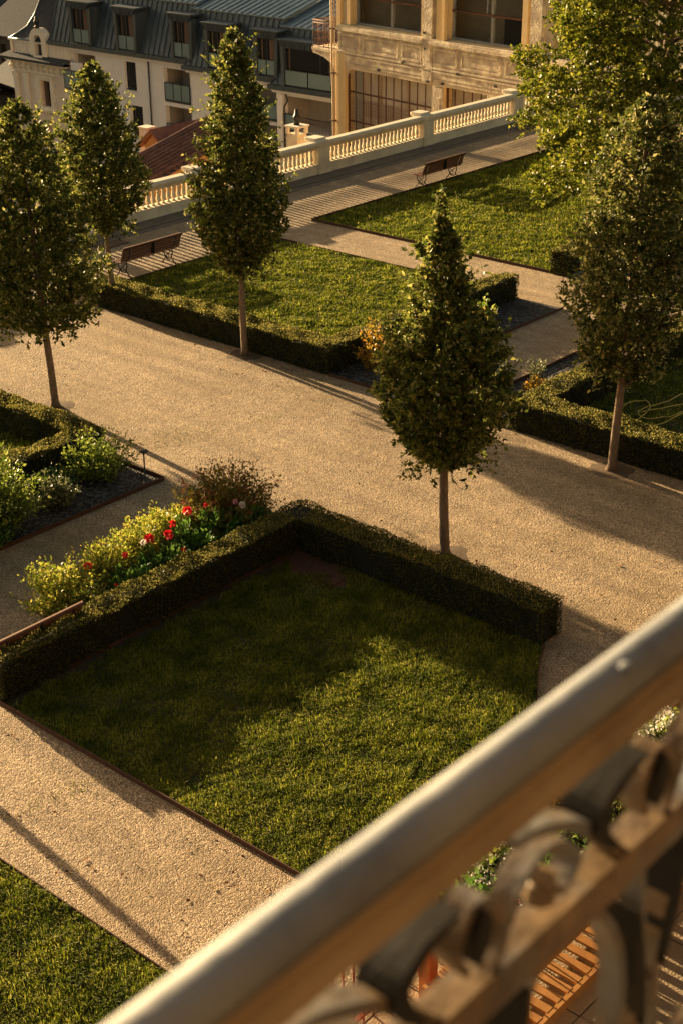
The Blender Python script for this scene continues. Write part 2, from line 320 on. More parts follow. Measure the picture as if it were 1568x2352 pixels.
def tree(name,label,x,y,prof,seed,hgt_trunk,rad=.065,z0=0,lean=(0,0),ns=1700,k=24,leaf=.074,group=None,limbs=7,mats=None,cat='tree',leader=None,**kw):
    rng=np.random.default_rng(seed);rnd=random.Random(seed)
    t=thing(name,label,cat,(x,y,z0),0,group)
    parts=[crown(prof,int(ns*.74),k,rng,leaf=leaf,**kw)]
    # bottom skirt and leader sprigs
    m=110;zq=rng.uniform(prof[0][0],prof[-1][0]-.3,m);rq=interp(prof,zq);aq=rng.uniform(0,6.283,m);oq=np.stack([np.cos(aq),np.sin(aq),np.zeros(m)],1)
    Dq=nrm(oq+np.array([0,0,.9])+rng.normal(size=(m,3))*.3);parts.append(leafquads(*shoots(oq*rq[:,None]*.88+np.array([0,0,1.])*zq[:,None],Dq,rng.uniform(.2,.46,m),11,rng,leaf,.3),rng)+(0,))
    m=70;zq=rng.uniform(prof[0][0],prof[0][0]+.5,m);rq=interp(prof,zq+.25);aq=rng.uniform(0,6.283,m);oq=np.stack([np.cos(aq),np.sin(aq),np.zeros(m)],1)
    Dq=nrm(oq+np.array([0,0,-.35])+rng.normal(size=(m,3))*.3);parts.append(leafquads(*shoots(oq*(rq*rng.uniform(.3,.95,m))[:,None]+np.array([0,0,1.])*zq[:,None],Dq,rng.uniform(.15,.3,m),9,rng,leaf,.3),rng)+(0,))
    if leader:
        z0,z1=leader;m=46;B=np.zeros((m,3));B[:,2]=np.linspace(z0,z1-.1,m);D=nrm(rng.normal(size=(m,3))+np.array([0,0,.7]));Ls=np.linspace(.26,.1,m)
        parts.append(leafquads(*shoots(B,D,Ls,9,rng,leaf,.3),rng)+(0,))
    parts=[(v+np.stack([lean[0]*v[:,2],lean[1]*v[:,2],np.zeros(len(v))],1),f,mm) for v,f,mm in parts]
    foliage('crown',parts,mats or [M['tleaf']],rng,t)
    b=MB();zt=prof[-1][0];n=14;pts=[];rs=[]
    for i in range(n):
        z=zt*.96*(i/(n-1))**1.5;pts.append((lean[0]*z+.012*math.sin(z*2+seed),lean[1]*z+.012*math.cos(z*1.7+seed),z-(.02 if i==0 else 0)));rs.append(rad*(1.7 if i==0 else 1)*(1-.82*(z/zt)**1.1)+.006)
    b.tube(pts,rs,10)
    for i in range(limbs):
        z=hgt_trunk*(.93+.13*i/limbs*3);a=rnd.uniform(0,6.28) if i>2 else (i*2.1+seed)
        L=rnd.uniform(.5,.95)*interp(prof,z+.4);px=lean[0]*z;py=lean[1]*z
        b.tube([(px,py,z),(px+math.cos(a)*L*.35,py+math.sin(a)*L*.35,z+L*.12),(px+math.cos(a)*L*.7,py+math.sin(a)*L*.7,z+L*.6),(px+math.cos(a)*L*.85,py+math.sin(a)*L*.85,z+L*1.2)],[rad*.4,rad*.33,rad*.22,rad*.1],6)
    b.build('trunk',M['bark'],t)
    return t

def shrub(name,label,x,y,r,h,seed,mats,cat='shrub',ns=90,k=26,leaf=.05,width=.32,group=None,squash=1.0,arch=.2,t0=.25,tipmat=None,tipn=0,z0=0.0,lean=(0,0),stiff=.9):
    """arching stems from the base, each carrying leaves"""
    rng=np.random.default_rng(seed);t=thing(name,label,cat,(x,y,z0),0,group)
    th=rng.uniform(0,6.283,ns);q=np.sqrt(rng.random(ns))
    tip=np.stack([np.cos(th)*q*r+lean[0],np.sin(th)*q*r*squash+lean[1],h*(1-.55*q**2)*(.8+.25*rng.random(ns))],1)
    tip=tip*(.72+.5*rng.random(ns))[:,None]
    B=np.stack([np.cos(th)*q*r*.25,np.sin(th)*q*r*.25*squash,np.zeros(ns)],1)
    d=tip-B;L=np.linalg.norm(d,axis=1);D=d/L[:,None]
    tt=t0+(1-t0)*(np.arange(k)+rng.random((ns,k)))/k
    bend=arch*np.sin(tt*math.pi)
    pos=B[:,None,:]+d[:,None,:]*tt[:,:,None];pos[:,:,2]+=bend*L[:,None]*.4
    pos=pos+rng.normal(size=pos.shape)*.035
    rv=rng.normal(size=(ns,k,3));Dk=np.repeat(D[:,None,:],k,1);perp=rv-(rv*Dk).sum(2,keepdims=True)*Dk
    ld=nrm((Dk*stiff+perp*.7).reshape(-1,3));n=ns*k
    ll=leaf*(1+.25*rng.normal(size=n)).clip(.5,1.6)
    parts=[leafquads(pos.reshape(-1,3),ld,ll,ll*width,rng)+(0,)]
    if tipn:
        idx=rng.integers(0,ns,tipn);c=tip[idx]+np.array([0,0,.02])
        m=14;pp=np.repeat(c,m,0)+rng.normal(size=(tipn*m,3))*np.array([.045,.045,.008]);dd=nrm(rng.normal(size=(tipn*m,3))*np.array([1,1,.3])+np.array([0,0,.3]))
        parts.append(leafquads(pp,dd,np.full(tipn*m,.025),np.full(tipn*m,.01),rng)+(1,))
    foliage('leaves',parts,mats+([tipmat] if tipmat else []),rng,t)
    b=MB()
    for i in range(0,ns,2):
        b.tube([tuple(B[i]),tuple(B[i]+d[i]*.5+np.array([0,0,arch*L[i]*.4])),tuple(tip[i])],[.006,.004,.002],4)
    b.build('stems',M['stem'],t)
    return t
def bloom(x,y,z,r,m,label,name='peony_bloom',seed=0):
    rng=np.random.default_rng(seed);n=46
    c=nrm(rng.normal(size=(n,3))+np.array([0,0,.25]));pos=c*r*.45
    d=nrm(c+rng.normal(size=(n,3))*.5)
    parts=[leafquads(pos,d,np.full(n,r*.75),np.full(n,r*.38),rng)+(0,)]
    o=foliage(name,parts,[m],rng,None,(x,y,z));return tag(o,label,'flower','peony flowers over the bed')

def grass(name,polys,dens,hgt,wid,seed,label,z=0.0,mats=None):
    """polys: list of (u0,u1,v0,v1) or callable mask"""
    rng=np.random.default_rng(seed);P_=[]
    for (u0,u1,v0,v1,mask) in polys:
        n=int((u1-u0)*(v1-v0)*dens);p=np.stack([rng.uniform(u0,u1,n),rng.uniform(v0,v1,n)],1)
        if mask is not None:p=p[mask(p[:,0],p[:,1])]
        P_.append(p)
    p=np.concatenate(P_);n=len(p)
    hh=.62+.38*np.sin(p[:,0]*3.1+np.sin(p[:,1]*2.3)*1.5)*np.sin(p[:,1]*2.7+np.sin(p[:,0]*4.1))+.25*np.sin(p[:,0]*11+3*np.sin(p[:,1]*9))*np.sin(p[:,1]*12.5)
    h=hgt*(.5+.6*rng.random(n))*(.45+.85*hh.clip(0,1.3))*(1+.9*(rng.random(n)>.985));az=rng.uniform(0,6.283,n)+.8*np.sin(p[:,0]*6)*np.cos(p[:,1]*7)
    ln=rng.uniform(.1,.95,n)
    base=np.stack([p[:,0],p[:,1],np.full(n,z)],1);out=np.stack([np.cos(az),np.sin(az),np.zeros(n)],1);side=np.stack([-np.sin(az),np.cos(az),np.zeros(n)],1)*(wid*(.7+.6*rng.random(n)))[:,None]
    mid=base+out*(ln*h*.3)[:,None]+np.array([0,0,1.])*(h*.6)[:,None];tip=base+out*(ln*h)[:,None]+np.array([0,0,1.])*(h*(1-.35*ln))[:,None]
    V=np.stack([base-side,base+side,mid+side*.8,mid-side*.8,tip],1).reshape(-1,3)
    i=np.arange(n)*5;q=np.stack([i,i+1,i+2,i+3],1);tr=np.stack([i+3,i+2,i+4],1)
    rv=rng.random(n)
    me=raw_mesh(name,V,[q,tr],None,np.concatenate([rv,rv]))
    o=link(name,me,mats or M['grass']);return tag(o,label,'lawn grass',kind='stuff')

def hedge(label,rects,h,seed,dens=2300,leaf=.034,sprig=16,name='box_hedge',group='clipped box hedges round the lawns'):
    rng=np.random.default_rng(seed);t=thing(name,label,'hedge',(rects[0][0],rects[0][2],0),0,group)
    ox,oy=rects[0][0],rects[0][2];b=MB();pos=[];nor=[]
    for i,(a0,a1,b0,b1) in enumerate(rects):
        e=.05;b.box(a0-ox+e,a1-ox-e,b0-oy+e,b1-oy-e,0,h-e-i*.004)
        for (n,fn,nn) in ((int((a1-a0)*(b1-b0)*dens*1.5),lambda n:np.stack([rng.uniform(a0,a1,n),rng.uniform(b0,b1,n),np.full(n,h)],1),(0,0,1)),
            (int((a1-a0)*h*dens),lambda n:np.stack([rng.uniform(a0,a1,n),np.full(n,b0),rng.uniform(0,h,n)],1),(0,-1,0)),
            (int((a1-a0)*h*dens),lambda n:np.stack([rng.uniform(a0,a1,n),np.full(n,b1),rng.uniform(0,h,n)],1),(0,1,0)),
            (int((b1-b0)*h*dens),lambda n:np.stack([np.full(n,a0),rng.uniform(b0,b1,n),rng.uniform(0,h,n)],1),(-1,0,0)),
            (int((b1-b0)*h*dens),lambda n:np.stack([np.full(n,a1),rng.uniform(b0,b1,n),rng.uniform(0,h,n)],1),(1,0,0))):
            p=fn(n);m=np.ones(len(p),bool)
            for j,(c0,c1,d0,d1) in enumerate(rects):
                if j!=i:m&=~((p[:,0]>c0+.02)&(p[:,0]<c1-.02)&(p[:,1]>d0+.02)&(p[:,1]<d1-.02))
            pos.append(p[m]);nor.append(np.tile(np.array(nn,float),(m.sum(),1)))
    pos=np.concatenate(pos);nor=np.concatenate(nor);n=len(pos)
    wob=.017*(np.sin(pos[:,0]*2.3+pos[:,1]*1.9)+np.sin(pos[:,0]*5+pos[:,1]*4)+np.sin(pos[:,0]*11-pos[:,1]*9+pos[:,2]*12))
    # rounded top edges and slight unevenness
    pos=pos+nor*(wob+rng.normal(size=n)*.010-.03)[:,None]
    D=nrm(nor*.55+np.array([0,0,.75])+rng.normal(size=(n,3))*.55)
    ll=leaf*(.6+.8*rng.random(n));tp=nor[:,2]>.5;D[tp]=nrm(D[tp]+np.array([0,0,.5]))
    pos[tp,2]+=.02
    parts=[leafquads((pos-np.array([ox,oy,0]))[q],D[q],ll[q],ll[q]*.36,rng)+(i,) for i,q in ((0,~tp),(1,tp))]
    # young sprigs standing out of the top
    area=[(a1-a0)*(b1-b0) for a0,a1,b0,b1 in rects]
    for (a0,a1,b0,b1),ar in zip(rects,area):
        m=int(ar*sprig);
        if m<2:continue
        B=np.stack([rng.uniform(a0+.02,a1-.02,m)-ox,rng.uniform(b0+.02,b1-.02,m)-oy,np.full(m,h-.03)],1);Dd=nrm(rng.normal(size=(m,3))*.22+np.array([0,0,1.]));L=.035+.05*rng.random(m)**2
        parts.append(leafquads(*shoots(B,Dd,L,9,rng,.026,.36),rng)+(1,))
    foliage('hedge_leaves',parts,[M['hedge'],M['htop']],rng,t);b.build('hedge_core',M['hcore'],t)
    return t

# ================================================================ SETTING
def sheet(name,x0,x1,y0,y1,z,m,kind='structure'):
    b=MB();b.quad((x0,y0,z),(x1,y0,z),(x1,y1,z),(x0,y1,z));return tag(b.build(name,m),kind=kind)
sheet('ground',-900,1100,-900,1100,-13.0,M['asph'])
b=MB();b.box(-14,62,-3,32.62,-13.1,-.001);tag(b.build('terrace_ground',M['gravel']),kind='structure')

LC=([8,14.35,14.8,15.3,15.64,15.8],[5.2,9.13,9.45,9.74,9.9,9.97])     # curved corner of the near lawn
def inlawn(u,v):return v>np.interp(u,*LC)
def arc(u):return float(np.interp(u,*LC))
# lawn soil sheets
cur=[(15.69,9.97)]+[(u,arc(u)) for u in np.linspace(15.55,9.72,22)]
cur=[(a,c) for a,c in cur if c>6.6]
poly=[(9.72,14.64),(15.69,14.64)]+cur+[(9.72,6.6)]
b=MB();b.add([(x,y,.006) for x,y in poly],[tuple(range(len(poly)-1,-1,-1))]);tag(b.build('lawn_ground',M['soil']),kind='structure')
sheet('lawn_ground',1.5,7.68,7.0,16.4,.006,M['soil'])
sheet('lawn_ground',22.6,29.08,20.05,27.95,.006,M['soil'])
sheet('lawn_ground',31.18,47,20.1,28.33,.006,M['soil'])
sheet('lawn_ground',22.6,30,4,14.6,.006,M['soil'])
sheet('lawn_ground',6.0,15.7,20.3,28,.006,M['soil'])
# planting beds
sheet('bed_soil',11.6,16.05,15.05,16.40,.01,M['mulch'])
sheet('slate_mulch',6.0,16.12,18.33,19.95,.01,M['slate'])
sheet('slate_mulch',22.0,28.9,18.33,19.65,.01,M['slate'])
sheet('slate_mulch',22.0,28.9,15.05,16.36,.01,M['slate'])
sheet('leaf_litter',14.9,15.66,13.3,14.6,.01,M['mulch'])
# rusty edging strips
def edging(label,pts,h=.07,t=.012,group='rusty steel strips edging lawns and beds'):
    b=MB()
    for (x0,y0),(x1,y1) in zip(pts[:-1],pts[1:]):
        dx,dy=x1-x0,y1-y0;L=math.hypot(dx,dy);nx,ny=-dy/L*t/2,dx/L*t/2
        V=[(x0+nx,y0+ny,-.01),(x1+nx,y1+ny,-.01),(x1-nx,y1-ny,-.01),(x0-nx,y0-ny,-.01)];V+=[(a,c,h) for a,c,_ in V]
        b.add(V,[(3,2,1,0),(4,5,6,7),(0,1,5,4),(1,2,6,5),(2,3,7,6),(3,0,4,7)])
    return tag(b.build('metal_edging',M['corten']),label,'edging strip',group)
edging('rusty strip along the straight front edge and curved corner of the large near lawn',[(9.7,14.66),(9.7,6.6)])
edging('curved rusty strip at the hedge end of the large near lawn',cur)
edging('rusty strip inside the near lawn at the foot of the left hedge arm',[(9.7,14.66),(15.66,14.64)],.05)
edging('rusty strip of the corner lawn at bottom left',[(7.68,7),(7.68,16.4)],.05)
edging('rusty edge of the slate bed with the thin path light',[(6,18.33),(16.12,18.33),(16.12,19.85)],.075)
edging('rusty strip along the near edge of the far lawn',[(31.15,19.6),(31.15,28.36),(47,28.36)],.07)
edging('rusty strip on the path side of the bed below the orange shrub',[(28.9,18.33),(21.97,18.33),(21.97,19.6)],.06)
edging('rusty strip edging the slate bed beside the right hedge arm',[(22.0,15.1),(22.0,16.36),(28.9,16.36)],.07)
edging('rusty strip behind the lawn in the middle',[(29.1,20.05),(29.1,27.97),(22.7,27.97)],.05)
edging('rusty strip edging the flower bed with red peonies',[(11.6,15.1),(11.6,16.42),(16.07,16.42)],.05)

# grass
sq=np.sqrt
grass('lawn_grass',[(9.72,15.68,6.6,14.62,lambda u,v:inlawn(u,v)&~((v>13.5+ .25*np.sin(u*9))&(u>15.15+.15*np.sin(v*7)))&~((v>14.5+.06*np.sin(u*5)+.05*np.sin(u*17))))],5200,.075,.0045,1,'thick mown grass of the large near lawn inside the hedge, half in shade')
grass('lawn_grass',[(4.0,7.66,7.8,16.0,None)],5200,.08,.0045,2,'sunlit grass of the corner lawn at bottom left of the picture')
grass('lawn_grass',[(22.65,29.05,20.1,27.93,None)],1900,.075,.010,3,'mown grass of the middle lawn between the hedge and the first bench')
grass('lawn_grass',[(31.2,46,20.2,28.3,None)],1300,.08,.012,4,'mown grass of the far lawn beside the second bench and big tree')
grass('lawn_grass',[(22.7,29,5,14.5,None)],1500,.07,.009,5,'shaded grass behind the right hedge where the yellow hose lies')
grass('lawn_grass',[(9,15.6,20.4,26,None)],2200,.09,.008,6,'grass enclosed by the far left hedge')

# hedges
hh=.57
hedge('long low clipped hedge on two sides of the large near lawn, beside the peony bed',[(9.74,16.15,14.6,15.07),(15.6,16.15,9.95,15.05)],hh+.03,11,sprig=34,dens=3600,leaf=.025)
hedge('clipped hedge in front of the middle lawn behind the tallest slim tree trunk',[(21.95,22.6,19.62,27.2),(22.5,28.9,19.62,20.1)],hh,12,dens=2300)
hedge('low square hedge block at the near corner of the far lawn',[(31.1,38,19.7,20.25)],hh+.03,13,dens=1500,leaf=.045)
hedge('sunlit-topped hedge at the right edge turning round the lawn with the yellow hose',[(21.98,22.68,4,15.08),(22.6,29,14.52,15.08)],hh,14,dens=2200)
hedge('clipped hedge with a square corner at the left edge behind the slate bed',[(15.62,16.15,19.9,30),(9,15.7,19.9,20.36)],hh,15,dens=2400)

# ================================================================ TREES
P3=[(1.8,.12),(2.1,.48),(2.46,.76),(2.82,.95),(3.17,1.0),(3.53,.98),(3.88,.95),(4.24,.87),(4.6,.78),(4.95,.7),(5.3,.61),(5.65,.5),(6.0,.4),(6.35,.29),(6.62,.17),(6.82,.04)]
GT='slim upright trees along the gravel avenue'
tree('avenue_tree','tallest slim tree, in front of the middle hedge, crown reaching over the balustrade',21.75,21.85,P3,3,1.85,.07,lean=(.004,.0),group=GT,ns=2200)
P4=[(1.55,.15),(1.8,.55),(2.1,.84),(2.45,1.0),(2.85,1.08),(3.2,1.04),(3.55,.96),(3.9,.78),(4.2,.5),(4.55,.4),(4.85,.33),(5.15,.3),(5.35,.1),(5.45,.04)]
tree('avenue_tree','slim tree with a bare twiggy leader, nearest the camera beside the near hedge',17.03,12.75,P4,4,1.6,.075,lean=(-.022,.024),group=GT,leader=(5.1,5.95),ns=2000,k=28,leaf=.074)
P1=[(1.62,.15),(1.8,.8),(1.95,1.12),(2.35,1.2),(2.8,1.24),(3.2,1.17),(3.6,1.14),(4.0,.98),(4.4,.9),(4.85,.78),(5.25,.58),(5.65,.38),(6.0,.1)]
tree('avenue_tree','broad dark slim-trunked tree cut by the left edge of the picture',17.12,22.6,P1,1,1.6,.075,lean=(-.012,.035),group=GT,ns=2300)
P2=[(1.8,.12),(2.15,.54),(2.55,.86),(2.95,1.01),(3.35,1.0),(3.75,.94),(4.15,.84),(4.55,.7),(4.95,.52),(5.35,.33),(5.68,.06)]
tree('avenue_tree','dark slim tree behind the left-edge tree, its trunk next to the first bench',22.15,26.6,P2,2,1.8,.07,lean=(-.01,.015),group=GT,ns=1900)
P5=[(1.75,.15),(2.05,.6),(2.42,.82),(2.8,.96),(3.17,1.06),(3.55,1.08),(3.9,1.07),(4.3,1.0),(4.65,.9),(5.0,.82),(5.4,.74),(5.8,.62),(6.15,.46),(6.45,.26),(6.6,.08)]
tree('avenue_tree','greyish slim tree in front of the right hedge, partly covering the big tree',21.62,12.48,P5,5,1.75,.075,lean=(.012,-.02),group=GT,ns=2300,mats=[M['gtleaf']])
t0_=tree('avenue_tree','slim tree just outside the left edge whose crown shades the near hedge',17.15,27.3,P2,6,1.8,.07,group=GT,ns=1500)

# big broad tree at the upper right, boughs in layers
def big_tree(x,y):
    rng=np.random.default_rng(77);rnd=random.Random(5)
    t=thing('broad_tree','large spreading bright green tree with layered boughs filling the upper right corner','tree',(x,y,0))
    bs=[];parts=[]
    NB=120
    for i in range(NB):
        z=1.0+ (i/NB)**1.0*8.6;a=i*2.39996+rnd.uniform(-.3,.3);rmax=float(np.interp(z,[1.3,2.4,4,6,8,9.6],[3.3,3.9,3.7,3.4,2.7,1.5]))
        L=rmax*rnd.uniform(.75,1.05);bs.append((z,a,L))
        # each bough a flattened pad of shoots
        n=95;s=.25+.78*np.sqrt(rng.random(n));w=(rng.random(n)-.5)*2*.62*(1.15-s)**.5*(.6+s)
        dx=np.array([math.cos(a),math.sin(a)]);px=np.array([-math.sin(a),math.cos(a)])
        xy=dx[None]*(s*L)[:,None]+px[None]*(w*L*.42)[:,None]
        zc=z+.35*s*L*.35-.22*(s**2)*L*.55+rng.normal(size=n)*.12
        B=np.stack([xy[:,0],xy[:,1],zc],1)
        D=nrm(np.stack([dx[0]+px[0]*w*.9,dx[1]+px[1]*w*.9,np.full(n,.12)],1)+rng.normal(size=(n,3))*.3)
        pos,ld,ll,lw=shoots(B,D,np.full(n,.36),15,rng,.10,.3,spread=.9,droop=.35,lift=-.12)
        parts.append(leafquads(pos,ld,ll,lw,rng)+(0,))
    foliage('crown',parts,[M['bleaf']],rng,t)
    b=MB();b.tube([(0,0,-.02),(.03,.02,1.2),(-.05,.05,3),(.05,-.03,6),(0,0,9.3)],[.26,.2,.17,.11,.03],12)
    for z,a,L in bs[::2]:
        b.tube([(0,0,z-.5),(math.cos(a)*L*.4,math.sin(a)*L*.4,z+.1),(math.cos(a)*L*.85,math.sin(a)*L*.85,z+.05)],[.06,.04,.012],6)
    b.build('trunk',M['bark'],t);return t
big_tree(37.6,21.0)
# low dark shrub under the big tree at the promenade
shrub('evergreen_shrub','dark round shrub at the top end of the promenade under the big tree',42.6,27.2,1.1,1.5,31,[M['tleaf']],ns=160,k=26,leaf=.09)
shrub('evergreen_shrub','dark shrub mass at the right edge behind the greyish slim tree',34.0,14.6,1.7,1.7,32,[M['tleaf']],ns=260,k=26,leaf=.09)
tcp=at(262,505,64)
tree('copper_tree','dark red leaved tree below the terrace between two slim trees at left',tcp[0],tcp[1],[(4.6,.3),(5.2,1.4),(6.4,1.9),(7.6,1.3),(8.3,.3)],41,4.6,.14,z0=-13,ns=900,k=18,leaf=.16,mats=[M['cleaf']])

# ================================================================ BEDS
S=shrub
GS='golden shrubs in the peony bed'
for i,(x,y,r,h,l) in enumerate([(11.95,16.0,.62,.75,'pale golden shrub with arching tips at the left end of the peony bed'),(12.75,16.0,.5,.8,'bright golden shrub next to the path behind the lowest red peony'),
    (13.45,16.15,.5,.85,'bright golden shrub in the middle of the peony bed'),(14.15,16.3,.45,.78,'golden shrub beside the two upper red peonies'),(14.7,16.35,.35,.6,'small golden shrub next to the dark red bush')]):
    S('golden_shrub',l,x,y,r*(1.2 if i==0 else 1),h,51+i,[M['yleaf']],ns=100 if i else 120,k=36,leaf=.052,arch=.12,group=GS,stiff=.9,t0=.12)
for i,(x,y,r,h,l) in enumerate([(12.75,15.45,.4,.55,'dark leafy peony plant nearest the bench plank'),(13.45,15.5,.45,.6,'leafy peony plant below the golden shrubs in the middle of the bed'),
    (14.2,15.65,.45,.62,'leafy peony plant with long leaves under the uppermost red blooms'),(14.9,15.75,.42,.6,'leafy peony plant in front of the dark red bush'),(15.45,15.5,.42,.5,'dark peony plant with white blooms by the hedge corner')]):
    S('peony_plant',l,x,y,r,h,61+i,[M['pleaf']],ns=46,k=15,leaf=.115,width=.2,arch=.25,group='peony plants',stiff=1.3,t0=.4)
S('spirea_bush','dark red and green bush with flat rusty flower heads beside the near hedge corner',15.58,16.2,.92,1.0,71,[M['rleaf']],ns=230,k=28,leaf=.055,arch=.12,tipmat=M['rhead'],tipn=120)
for i,(px,py,z,r,m,l) in enumerate([(431,1173,.8,.075,'rpet','uppermost large red peony bloom near the dark red bush'),(397,1204,.75,.06,'rpet','round red peony bloom second from the top'),(388,1228,.72,.075,'rpet','ragged red peony bloom just under the round one'),
    (343,1238,.72,.08,'rpet','large red peony bloom in the middle of the golden shrubs'),(288,1275,.66,.05,'rpet','small red peony bloom left of the middle'),(202,1300,.62,.06,'rpet','leftmost red peony bloom'),(423,1263,.6,.04,'rpet','small red peony bud low by the hedge'),
    (473,1160,.78,.035,'rpet','tiny red bloom against the dark red bush'),(557,1160,.72,.055,'wpet','white peony bloom in front of the dark red bush'),(330,1246,.74,.05,'wpet','white bloom left of the large red peony'),(540,1152,.75,.04,'kpet','pale pink bloom next to the white peony'),(268,1343,.45,.025,'rpet','tiny red bud lowest in the bed')]):
    x,y=P(px,py,z);bloom(x,y,z,r,M[m],l,seed=80+i)
# slate bed at left
S('leafy_shrub','large sunlit green shrub at the left edge in front of the far left hedge',12.9,19.0,.95,1.25,91,[M['gleaf']],ns=260,k=30,leaf=.06,arch=.12)
S('leafy_shrub','speckled green shrub low at the left edge by the path',11.6,18.85,.95,1.0,92,[M['lleaf']],ns=200,k=28,leaf=.06)
S('leafy_shrub','dark green shrub overhanging the path edge at left',12.4,18.65,.6,.6,93,[M['pleaf']],ns=120,k=22,leaf=.06)
S('silvery_perennial','grey-green upright flowering clump between the left shrub and the path light',14.15,18.9,.45,.62,94,[M['lleaf']],ns=60,k=26,leaf=.05,arch=.0,t0=.2)
S('yellow_tipped_shrub','feathery shrub with yellow-lit tips behind the path light',15.35,19.15,.72,.85,95,[M['gleaf'],M['yleaf']],ns=130,k=26,leaf=.05,arch=.2,lean=(.1,.15))
S('perennial_plant','low dark green plant at the foot of the far left hedge arm',14.6,19.55,.4,.35,96,[M['pleaf']],ns=50,k=16,leaf=.08)
# beds beyond the avenue
S('orange_shrub','orange and yellow shrub at the corner of the middle hedge',22.85,19.1,.5,1.0,101,[M['oleaf']],ns=44,k=34,leaf=.055,t0=.1,arch=.1,lean=(.15,.05))
S('leafy_shrub','green shrub behind the crown of the nearest slim tree',24.3,18.95,.6,.9,102,[M['gleaf']],ns=110,k=22,leaf=.08)
S('leafy_shrub','pale big-leaved plant by the middle hedge arm',26.6,18.95,.28,.62,103,[M['gleaf']],ns=16,k=10,leaf=.12,width=.35)
S('orange_shrub','small orange flecked shrub right of the nearest tree crown',26.0,18.9,.4,.65,104,[M['oleaf'],M['gleaf']],ns=60,k=20,leaf=.06)
S('yellow_flowering_shrub','yellow-green shrub at the end of the slate bed beside the right hedge arm',26.6,15.7,.42,.45,105,[M['yleaf']],ns=80,k=20,leaf=.07)
S('perennial_plant','small reddish plant in the slate strip beside the right hedge arm',23.9,15.7,.3,.3,106,[M['oleaf'],M['gleaf']],ns=40,k=14,leaf=.05)
S('perennial_plant','sparse plant on the slate edge right of the nearest tree',24.7,16.2,.28,.38,107,[M['lleaf']],ns=24,k=12,leaf=.05)
# fallen leaves and tufts on the gravel
rng=np.random.default_rng(900);n=950
u_=rng.uniform(7.8,31,n);v_=rng.uniform(5,31.5,n);near=rng.random(n)<.55
k_=near.sum();ed=rng.integers(0,4,k_);uu=np.choose(ed,[rng.uniform(16.2,17.2,k_),rng.uniform(20.6,21.9,k_),rng.uniform(16.2,21.9,k_),rng.uniform(7.8,9.6,k_)]);vv_=np.choose(ed,[rng.uniform(8,30,k_),rng.uniform(8,30,k_),rng.uniform(8,30,k_),rng.uniform(8,16,k_)])
u_[near]=uu;v_[near]=vv_
B=np.stack([u_,v_,np.full(n,.012)],1);D=nrm(rng.normal(size=(n,3))*np.array([1,1,.12])+np.array([0,0,.06]))
M['fallen']=leafmat('fallen_leaves',[(.10,.045,.015),(.22,.10,.03),(.3,.17,.05),(.09,.05,.03)],.7,.2,spec=.2)
L_=rng.uniform(.025,.07,n);tag(foliage('fallen_leaves',[leafquads(B,D,L_,L_*.35,rng,np.tile(np.array([0,0,1.]),(n,1))+rng.normal(size=(n,3))*.2)+(0,)],[M['fallen']],rng),'scattered brown fallen leaves on the gravel avenue and paths','fallen leaves',kind='stuff')
pk=[]
for (px,py,r_,n_) in ((440,998,.55,260),(330,1010,.4,120),(620,960,.3,90),(250,1790,.35,160),(120,1830,.3,120),(1285,1230,.3,60),(700,880,.4,80)):
    x,y=P(px,py);a=rng.uniform(0,6.28,n_);q=np.sqrt(rng.random(n_))*r_;pk.append(np.stack([x+np.cos(a)*q*1.6,y+np.sin(a)*q*.6,np.full(n_,.0)],1))
pk=np.concatenate(pk);n=len(pk);D=nrm(rng.normal(size=(n,3))*.8+np.array([0,0,.7]))
tag(foliage('weed_tufts',[leafquads(pk,D,rng.uniform(.015,.035,n),np.full(n,.004),rng)+(0,)],[M['grass']],rng),'thin weeds and moss growing through the gravel','weeds',kind='stuff')
# earth round the tree feet
for i,(x,y) in enumerate(((21.75,21.85),(17.03,12.75),(17.12,22.6),(22.15,26.6),(21.62,12.48))):
    b=MB();m_=16;V=[(0,0,.055)]
    for rr,zz in ((.16,.045),(.3,.02),(.42,-.004)):
        V+=[(rr*math.cos(6.283*k/m_)*(1+.15*math.sin(3*k+i)),rr*math.sin(6.283*k/m_)*(1+.15*math.cos(2*k+i)),zz) for k in range(m_)]
    F=[(0,1+k,1+(k+1)%m_) for k in range(m_)]+[(1+r*m_+k,1+(r+1)*m_+k,1+(r+1)*m_+(k+1)%m_,1+r*m_+(k+1)%m_) for r in range(2) for k in range(m_)]
    b.V=[(a,c,z*.35) for a,c,z in b.V];b.add([(a,c,z*.35-.002) for a,c,z in V],F,0,True);tag(b.build('earth_mound',M['earth'],None,(x,y,0)),kind='structure')
# hose
b=MB()
for pts in ([(1430,935),(1445,927),(1480,922),(1492,935),(1470,958),(1440,975)],[(1568,905),(1530,925),(1490,935),(1465,945),(1480,960),(1530,958),(1568,948)],[(1568,950),(1520,975),(1480,985),(1440,990)],[(1568,930),(1510,942),(1470,947)]):
    q=[P(x,y,.06) for x,y in pts];Q=[]
    for i in range(len(q)-1):
        p0=q[max(i-1,0)];p1=q[i];p2=q[i+1];p3=q[min(i+2,len(q)-1)]
        for k in range(8):
            s=k/8;Q.append(tuple(.5*((2*p1[c])+(-p0[c]+p2[c])*s+(2*p0[c]-5*p1[c]+4*p2[c]-p3[c])*s*s+(-p0[c]+3*p1[c]-3*p2[c]+p3[c])*s**3) for c in (0,1))+(.07+.02*math.sin(i+s*3),))
    Q.append(q[-1]+(.07,));b.tube(Q,.013,6)
tag(b.build('garden_hose',M['hose']),'yellow garden hose lying in loops on the shaded grass behind the right hedge','hose')

